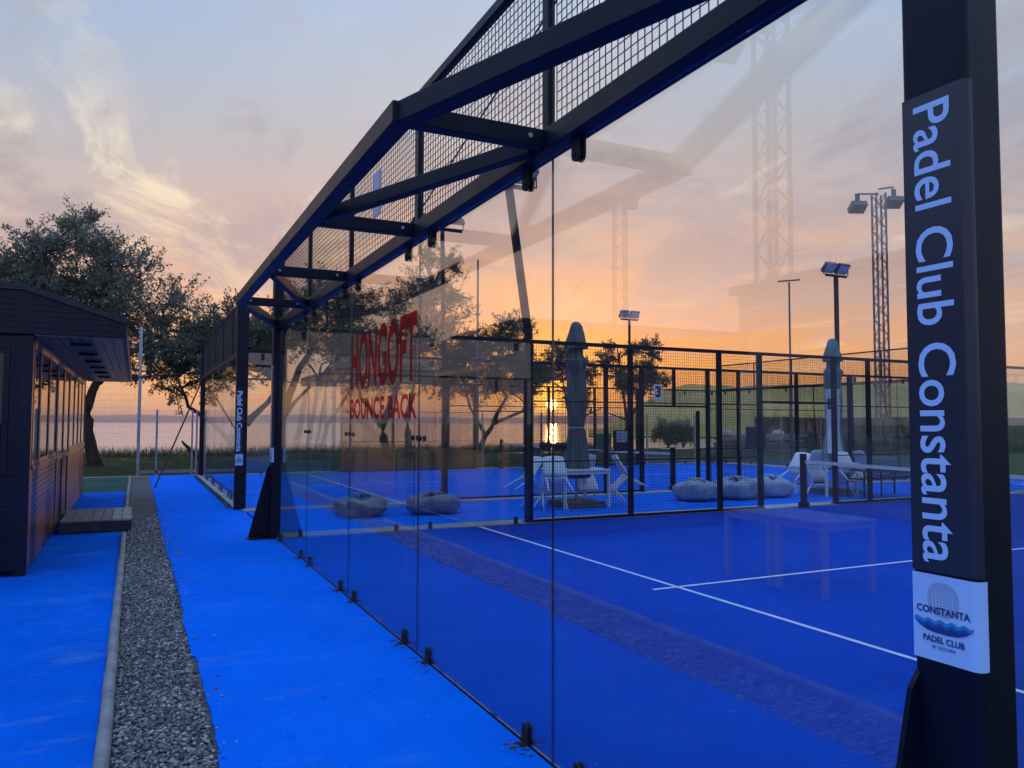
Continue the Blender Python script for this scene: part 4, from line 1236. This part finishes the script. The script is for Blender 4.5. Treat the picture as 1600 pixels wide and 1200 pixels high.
tree('feathery tree right of the closed dark parasol under the two square lamps', 24.3, 36.5,
     [[(-.6, 0, 0), (-.3, 0, 1.8), (-.6, 0, 3.6), (-1.0, 0, 6.2)], [(-.3, 0, 1.8, .8), (.8, 0, 3.2), (1.6, 0, 5.6)], [(-.3, 0, 1.8, .5), (-1.9, 0, 2.3)]],
     [(-1.0, 0, 5.2, 1.0, 1.0, 1.6), (1.4, 0, 5.2, 1.1, 1.0, 1.4), (.3, 0, 4.0, 1.9, 1.2, 1.0), (2.0, 0, 4.4, .8, .8, .8)],
     50, 12, 14000, M_leaf2, 7, .13, (.45, .85), r0=.13)
for k, (tx, ty, h, lab) in enumerate([(-24, 36, 7.6, 'bushy tree mirrored in the glass left of the slender mast'), (-27, 27, 6.8, 'spreading tree mirrored in the glass right of the slender mast'),
                                      (-15.5, 12.2, 5.6, 'shrubby tree mirrored in the glass at the foot of the large mast'), (-21, 15.6, 6.3, 'round tree mirrored in the glass next to the labelled post'), (-11, 36, 7.0, 'tree beyond the kiosk at the lake edge, seen only as a reflection')]):
    tree(lab, tx, ty, [[(0, 0, 0), (.1, 0, 1.6), (0, .1, h*.6)], [(.1, 0, 1.6, .7), (1.2, .3, h*.55)], [(.05, 0, 1.2, .7), (-1.2, -.2, h*.5)]],
         [(0, 0, h*.68, 2.4, 2.2, h*.27), (1.5, .4, h*.55, 1.6, 1.6, 1.2), (-1.6, -.3, h*.55, 1.6, 1.6, 1.2)], 46, 11, 12000, M_leaf2, 30+k, .14, (.6, 1.05), group='trees mirrored in the glass', r0=.16)
# low bushes beyond the courts
for k, (tx, ty, h) in enumerate([(29.6, 40.0, 1.9), (31.2, 40.5, 1.7)]):
    tree(['dark rounded bush behind the far net post', 'dark bush beside the door frame of the farther fence'][k], tx, ty, [[(0, 0, 0), (0, 0, .8)], [(0, 0, .1), (.5, 0, .9)], [(0, 0, .1), (-.5, 0, .9)]],
         [(0, 0, h*.55, 1.0, .9, h*.42)], 26, 10, 6500, M_leaf2, 50+k, .12, (.3, .5), group='bushes', name='bush', r0=.05)

# ================================================================== FURNITURE BETWEEN THE COURTS
# white shell chair, origin between its front feet, facing +Y
def make_chair():
    root = thing('tipped_chair', 'white chair', 'chair', (0, 0, 0), 'white chairs tipped against tables')
    # seat pan and backrest as one bent sheet profile split in two parts, with thickness and curvature
    def sheet(name, prof, wfun, th, dish):
        b = MB(); n = 8; rows = []
        for k, (yy, zz, ny, nz) in enumerate(prof):
            w = wfun(k/(len(prof)-1))
            for side in (0, 1):
                row = []
                for i in range(n+1):
                    u = -1+2*i/n
                    cdish = dish*(u*u)
                    row.append((u*w/2, yy+ny*(cdish-side*th), zz+nz*(cdish-side*th)))
                rows.append(row)
        m = n+1
        vs = [p for r in rows for p in r]
        fs = []
        K = len(prof)
        for k in range(K-1):
            for i in range(n):
                a, c = (2*k)*m, (2*k+2)*m
                fs.append((a+i, a+i+1, c+i+1, c+i))
                a, c = (2*k+1)*m, (2*k+3)*m
                fs.append((a+i+1, a+i, c+i, c+i+1))
            for i in (0, n):
                q = ((2*k)*m+i, (2*k+1)*m+i, (2*k+3)*m+i, (2*k+2)*m+i)
                fs.append(q if i == n else tuple(reversed(q)))
        for k in (0, K-1):
            for i in range(n):
                q = ((2*k)*m+i, (2*k)*m+i+1, (2*k+1)*m+i+1, (2*k+1)*m+i)
                fs.append(q if k else tuple(reversed(q)))
        return b.add(vs, fs).build(name, M_white, root, smooth=True)
    seat = [(.05, .425, 0, 1), (.0, .45, 0, 1), (-.15, .445, 0, 1), (-.32, .43, 0, 1), (-.42, .435, .3, .95)]
    back = [(-.43, .45, .55, .83), (-.47, .52, .9, .4), (-.50, .64, .98, .2), (-.535, .76, .98, .2), (-.565, .85, .97, .25)]
    sheet('seat', seat, lambda t: .46-.02*t, .016, .02)
    sheet('backrest', back, lambda t: .46-.06*t*t, .016, .05)
    for sx_ in (-1, 1):
        MB().tube([(sx_*.235, .03, 0.0), (sx_*.20, -.02, .43)], [.013, .020], 8).build('leg', M_white, root, smooth=True)
        MB().tube([(sx_*.235, -.50, 0.0), (sx_*.19, -.40, .43)], [.013, .020], 8).build('leg', M_white, root, smooth=True)
    return root
chair0 = make_chair()
used = []
def chair(x, y, z, face, tilt, label):
    """front feet at x,y; face = direction (deg from +Y towards +X) it looks; tilt forward in degrees"""
    rot = (Matrix.Rotation(R(-face), 4, 'Z') @ Matrix.Rotation(R(-tilt), 4, 'X')).to_euler()
    if not used:
        chair0.location = (x, y, z); chair0.rotation_euler = rot; chair0['label'] = label; used.append(1)
    else: copy_tree(chair0, (x, y, z), rot, label)
ZF = .012
chair(4.86, 11.95, ZF, 88, 50, 'white chair tipped against the table on the left, half hidden by the thick fence post')
chair(5.28, 11.42, ZF, 14, 46, 'white chair tipped away from the camera just right of the thick fence post')
chair(7.02, 11.62, ZF, -72, 48, 'white chair tipped against the right side of the table under the dark parasol')
chair(6.55, 12.62, ZF, 190, 48, 'white chair tipped against the far side of the table under the dark parasol')
chair(11.42, 11.55, ZF, 82, 50, 'leftmost white chair tipped against the table by the grey and white parasol')
chair(12.45, 10.98, ZF, 10, 46, 'white chair tipped away from the camera in front of the grey and white parasol')
chair(13.85, 11.6, ZF, -78, 48, 'rightmost white chair tipped against the table by the grey and white parasol')
chair(13.0, 12.55, ZF, 188, 48, 'white chair tipped against the far side of the table behind the court net')

def table(label, x, y, w, d, h, m=M_white, group='tables', leg=.05, z=.006):
    s = thing('table', label, 'table', (x, y, 0), group)
    top = MB().box(x-w/2, x+w/2, y-d/2, y+d/2, z+h-.03, z+h).build('tabletop', m, s, .006)
    ap = MB()
    ap.box(x-w/2+.03, x+w/2-.03, y-d/2+.02, y-d/2+.04, z+h-.09, z+h-.031).box(x-w/2+.03, x+w/2-.03, y+d/2-.04, y+d/2-.02, z+h-.09, z+h-.031)
    ap.box(x-w/2+.021, x-w/2+.029, y-d/2+.041, y+d/2-.041, z+h-.09, z+h-.032).box(x+w/2-.029, x+w/2-.021, y-d/2+.041, y+d/2-.041, z+h-.09, z+h-.032)
    ap.build('apron', m, top)
    for sx_ in (-1, 1):
        for sy_ in (-1, 1):
            cx, cy = x+sx_*(w/2-.012-leg/2), y+sy_*(d/2-.012-leg/2)
            MB().box(cx-leg/2, cx+leg/2, cy-leg/2, cy+leg/2, z, z+h-.031).build('leg', m, s, .004)
    return s
table('white square table around the dark parasol pole, left of the mesh fence', 6.0, 11.95, 1.05, .95, .74)
table('white square table around the pole of the grey and white parasol', 12.6, 11.72, 1.05, .95, .74)
table('pale table mirrored in the glass, nearer one of the pair beside the labelled post', -4.32, 4.28, .70, .66, .72, M_tube, 'tables on the worn turf', .055, 0)
table('pale table mirrored in the glass, farther one of the pair left of the labelled post', -4.32, 5.0, .70, .70, .72, M_tube, 'tables on the worn turf', .055, 0)

def parasol(label, x, y, h, m, mw=None, letter=None, seed=1):
    s = thing('closed_parasol', label, 'parasol', (x, y, 0), 'closed parasols')
    MB().tube([(x, y, .02), (x, y, h-.05)], .026, 10).build('pole', M_tube, s)
    base = MB().box(x-.42, x+.42, y-.42, y+.42, .005, .07)
    for sx_ in (-1, 1):
        for sy_ in (-1, 1): base.box(x+sx_*.21-.2, x+sx_*.21+.2, y+sy_*.21-.2, y+sy_*.21+.2, .072, .12)
    base.build('base', M_soil, s, .01)
    rr_ = random.Random(seed)
    def lathe(prof, lobes, depth, tw=0.0, n=48):
        b = MB(); vs = []
        for k, (z, r) in enumerate(prof):
            for i in range(n):
                a = 2*math.pi*i/n
                f = 1+depth*(abs(math.sin(lobes*a/2+tw*k))-.55)+.03*math.sin(13*a+k*2.1)+.05*math.sin(3*a+k*1.7+seed)
                vs.append((x+r*f*math.cos(a), y+r*f*math.sin(a), z))
        K = len(prof)
        fs = [(k*n+i, k*n+(i+1) % n, (k+1)*n+(i+1) % n, (k+1)*n+i) for k in range(K-1) for i in range(n)]
        fs += [tuple(reversed(range(n))), tuple(range((K-1)*n, K*n))]
        return b.add(vs, fs)
    lathe([(.56, .20), (.60, .245), (.85, .235), (1.2, .195), (1.48, .150), (1.55, .132), (1.62, .150), (1.9, .168), (2.25, .172), (2.6, .165), (2.78, .178), (2.86, .195), (2.90, .175), (2.98, .125), (h-.48, .115)], 7, .42, .10).build('folded_canopy', m, s, smooth=True)
    lathe([(h-.55, .215), (h-.52, .218), (h-.40, .19), (h-.24, .145), (h-.10, .110), (h-.03, .075), (h, .02)], 8, .22).build('top_cap', m, s, smooth=True)
    MB().tube([(x+.15*math.cos(a), y+.15*math.sin(a), 1.55) for a in [2*math.pi*k/24 for k in range(25)]], .010, 6).build('tie_strap', M_signw, s)
    if mw:
        # pale printed flap hanging over the folds
        b = MB(); n = 10; rows = [(.95, .225), (1.2, .20), (1.45, .168), (1.58, .155), (1.8, .172), (2.1, .182), (2.45, .182)]
        vs = []
        for z, r in rows:
            for i in range(n+1):
                a = R(165+105*i/n); f = 1+.05*math.sin(i*1.9+z*3)
                vs.append((x+(r+.022)*f*math.cos(a), y+(r+.022)*f*math.sin(a), z))
        m_ = n+1
        fl = b.add(vs, [(k*m_+i, k*m_+i+1, (k+1)*m_+i+1, (k+1)*m_+i) for k in range(len(rows)-1) for i in range(n)]).build('printed_flap', mw, s, smooth=True)
        if letter:
            v, f = text_points(letter, .05)
            lo, hi = v.min(0), v.max(0); w = (v-lo)/(hi-lo)
            lb = MB().add([(x+.222*math.cos(R(186+38*a)), y+.222*math.sin(R(186+38*a)), 1.98+.25*c) for a, c in w], f)
            lb.build('printed_letter', M_dig, s)
    return s
parasol('closed dark grey parasol with pointed cap right of the setting sun', 6.02, 11.95, 3.66, M_umb, seed=3)
parasol('closed grey and white parasol with black lettering behind the court net', 13.0, 11.85, 3.66, M_umb_t, M_umb_w, 'B', 4)

def bean_bag(label, x, y, rx, ry, h, m, seed, rot=0.0):
    s = thing('bean_bag', label, 'bean bag', (x, y, 0), 'bean bags between the courts')
    rr_ = random.Random(seed); rg = np.random.default_rng(seed)
    b = MB(); n, K = 44, 18; vs = []
    ph = rg.random(8)*6.28
    for k in range(K+1):
        t = k/K; el = -math.pi/2+math.pi*t
        for i in range(n):
            a = 2*math.pi*i/n
            ca, sa = math.cos(a), math.sin(a)
            q = (abs(ca)**3+abs(sa)**3)**(-1/3)
            rad = abs(math.cos(el))**.50*q
            wr = 1+.05*math.sin(5*a+ph[0]+2*el)+.035*math.sin(11*a+ph[1]-4*el)+.025*math.sin(17*a+ph[2]+7*el)+.02*math.sin(29*a+ph[3])
            z = h*(.5+.5*math.copysign(abs(math.sin(el))**.58, math.sin(el)))
            z *= 1+(.10*math.sin(2*a+ph[4])+.05*math.sin(7*a+ph[5]+3*rad))*t
            px, py = rx*rad*wr*ca, ry*rad*wr*sa
            vs.append((x+px*math.cos(rot)-py*math.sin(rot), y+px*math.sin(rot)+py*math.cos(rot), .006+max(0, z)))
    fs = [(k*n+i, k*n+(i+1) % n, (k+1)*n+(i+1) % n, (k+1)*n+i) for k in range(K) for i in range(n)]
    b.add(vs, fs).build('bag', m, s, smooth=True)
    # gathered knot on top
    kn = MB()
    for j in range(5):
        a = j*1.3+ph[7]
        kn.tube([(x, y, h*.93), (x+.07*math.cos(a), y+.07*math.sin(a), h+.06), (x+.16*math.cos(a+.4), y+.16*math.sin(a+.4), h+.045), (x+.22*math.cos(a+.5), y+.2*math.sin(a+.5), h*.94)], [.05, .035, .03, .014], 6)
    kn.build('knot', m, s, smooth=True)
    return s
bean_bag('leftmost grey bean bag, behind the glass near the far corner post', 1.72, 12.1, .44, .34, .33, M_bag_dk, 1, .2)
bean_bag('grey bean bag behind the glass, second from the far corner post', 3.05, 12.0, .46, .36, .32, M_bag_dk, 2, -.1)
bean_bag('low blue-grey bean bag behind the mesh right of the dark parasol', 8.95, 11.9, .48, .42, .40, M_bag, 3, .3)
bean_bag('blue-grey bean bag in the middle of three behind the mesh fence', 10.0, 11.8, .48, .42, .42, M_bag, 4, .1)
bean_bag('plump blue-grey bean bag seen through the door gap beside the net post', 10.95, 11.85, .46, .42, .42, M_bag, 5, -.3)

# black bench behind the fence, right
BN = thing('metal_bench', 'black metal bench with perforated back behind the fence near the labelled post', 'bench', (13.3, 10.75, 0))
for xx in (12.52, 13.05, 14.05):
    MB().tube([(xx, 10.62, .02), (xx, 10.62, .56), (xx, 10.66, .62), (xx, 11.0, .62), (xx, 11.05, .58), (xx, 11.08, .02)], .022, 8).build('leg_frame', M_bench, BN)
MB().box(12.54, 14.03, 10.66, 11.04, .40, .43).build('seat', M_bench, BN)
bk = MB()
for i in range(26): bk.bar((12.55+.058*i, 10.655, .45), (12.55+.058*i+.10, 10.655, .60), .010, .010)
for i in range(26): bk.bar((12.55+.058*i+.10, 10.645, .45), (12.55+.058*i, 10.645, .60), .010, .010)
bk.box(12.54, 14.1, 10.64, 10.665, .435, .452).box(12.54, 14.1, 10.64, 10.665, .598, .615)
bk.build('backrest', M_bench, BN)

# ================================================================== BEYOND THE COURTS
gs = thing('green_sign', 'small green sign panel on the far fence beside the dark parasol', 'sign', (14.5, 24.35, 0))
MB().box(14.2, 14.95, 24.36, 24.385, .66, 1.22).build('panel', M_green_sign, gs)
for xx in (14.3, 14.85): MB().box(xx-.02, xx+.02, 24.386, 24.42, 0, 1.2).build('post', M_pole, gs)
ws = thing('notice_sign', 'small white notice on a black board beside the green sign', 'sign', (15.3, 24.35, 0))
MB().box(15.05, 15.75, 24.36, 24.385, .52, 1.36).build('board', M_dig, ws)
MB().box(15.2, 15.7, 24.352, 24.359, .88, 1.32).build('paper', M_signw, ws)
for xx in (15.12, 15.68): MB().box(xx-.02, xx+.02, 24.386, 24.42, 0, 1.3).build('post', M_pole, ws)

PL = thing('board_stack', 'long stack of weathered grey boards behind the far end of the courts', 'boards', (31, 33, 0))
rr_ = random.Random(9)
for k in range(7):
    x0 = 26.8+rr_.uniform(0, .8)+.2*k; x1 = 35.2+rr_.uniform(-1.2, .8)-.25*k
    MB().box(x0, x1, 32.6+rr_.uniform(-.15, .15), 33.6, .0+.15*k-.04, .0+.15*k+.085).build('board', M_stone_pile, PL)

BWL = thing('brown_boundary_wall', 'dark brown boundary wall at the foot of the scrub hill', 'wall', (55, 38, 0))
b = MB(); x = 38.0; rr_ = random.Random(12)
pan = 0
while x < 90:
    w = rr_.uniform(2.6, 3.4)
    yv = 41-(x-38)*.42
    MB().bar((x, yv, 1.0), (x+w-.06, yv-(w-.06)*.42, 1.0), .18, 2.2+rr_.uniform(-.12, .12)).build('wall_panel', M_brick, BWL)
    x += w
HG = blade_mat('hedge_leaf', (.030, .055, .028), (.06, .09, .045))
def hedge(label, x0, y0, x1, y1, h, d, n, seed):
    s = thing('hedge', label, 'hedge', ((x0+x1)/2, (y0+y1)/2, 0))
    rg = np.random.default_rng(seed)
    t = rg.random(n); u = rg.normal(0, .5, n)*d; z = h*rg.random(n)**.7*(.85+.25*np.sin(t*40)+.1*np.sin(t*111))
    nx, ny = -(y1-y0), x1-x0; nl = math.hypot(nx, ny)
    p = np.stack([x0+(x1-x0)*t+u*nx/nl, y0+(y1-y0)*t+u*ny/nl, z], 1)
    dd = unit(rg.standard_normal((n, 3))+[0, 0, .4]); sd = unit(np.cross(dd, rg.standard_normal((n, 3))))
    L = .16*(.6+.8*rg.random(n))[:, None]
    V = np.stack([p, p+dd*L*.5+sd*L*.3, p+dd*L, p+dd*L*.5-sd*L*.3], 1).reshape(-1, 3)
    link('foliage', np_mesh('foliage', V, np.arange(4*n).reshape(-1, 4)), HG, s)
    st = MB()
    for k in range(30):
        f = (k+.5)/30
        st.tube([(x0+(x1-x0)*f, y0+(y1-y0)*f, -.05), (x0+(x1-x0)*f+rr_.uniform(-.2, .2), y0+(y1-y0)*f, h*.7)], [.03, .012], 5)
    st.build('stems', M_bark, s)
hedge('low green hedge in front of the brown boundary wall', 33, 31.5, 60, 20, 1.0, .5, 20000, 3)

def bundle(label, x, y, z, rx, h, seed):
    s = thing('wrapped_bundle', label, 'bundle', (x, y, z), 'pale bundles on the board stack')
    rg = np.random.default_rng(seed); ph = rg.random(4)*6.28
    vs = []; n, K = 20, 8
    for k in range(K+1):
        el = math.pi/2*k/K
        for i in range(n):
            a = 2*math.pi*i/n
            r = math.cos(el)**.6*(1+.10*math.sin(3*a+ph[0])+.06*math.sin(7*a+ph[1]+3*el))
            vs.append((x+rx*r*math.cos(a), y+.3*r*math.sin(a), z+h*math.sin(el)*(1+.1*math.sin(2*a+ph[2]))))
    fs = [(k*n+i, k*n+(i+1) % n, (k+1)*n+(i+1) % n, (k+1)*n+i) for k in range(K) for i in range(n)]
    MB().add(vs, fs).build('wrapping', M_car, s, smooth=True)
    MB().tube([(x-rx*1.02, y, z+.02), (x-rx*.6, y-.02, z+h*.86), (x, y-.02, z+h*1.07), (x+rx*.6, y-.02, z+h*.86), (x+rx*1.02, y, z+.02)], .012, 5).build('strap', M_rubber, s)
bundle('pale wrapped bundle on the board stack, left of the black notice board', 28.4, 33.1, 1.03, .34, .26, 1)
bundle('pale wrapped bundle on the board stack, just above the black notice board', 30.2, 33.1, 1.03, .30, .28, 2)
bundle('pale wrapped bundle on the board stack, right of the black notice board', 32.4, 33.1, 1.03, .36, .24, 3)

# flat-roofed building and its yard, seen only in the glass
SB = thing('service_building', 'flat-roofed grey building mirrored in the glass at the foot of the large mast', 'building', (-13, 8, 0))
MB().box(-16, -10.0, 4.2, 11.7, -.05, 4.45).build('wall', M_render, SB)
MB().box(-16.15, -9.85, 4.05, 11.85, 4.451, 4.62).build('roof', M_roof, SB)
for yy in (5.0, 7.2, 9.4):
    f = MB().box(-9.998, -9.95, yy, yy+1.3, 1.4, 2.6).build('window', M_frame, SB)
    MB().box(-9.949, -9.940, yy+.07, yy+1.23, 1.47, 2.53).build('pane', M_dark, f)

# ================================================================== AIR
hz = bpy.data.materials.new('haze'); hz.use_nodes = True
hz.node_tree.nodes.clear()
hv = hz.node_tree.nodes.new('ShaderNodeVolumePrincipled')
hv.inputs['Color'].default_value = (.97, .84, .85, 1)
hv.inputs['Density'].default_value = 0.00042
hv.inputs['Anisotropy'].default_value = 0.6
ho = hz.node_tree.nodes.new('ShaderNodeOutputMaterial')
hz.node_tree.links.new(hv.outputs[0], ho.inputs['Volume'])
haze = MB().box(-2600, 3200, -900, 3300, -3.6, 36).build('haze', hz)
struct(haze, 'stuff')
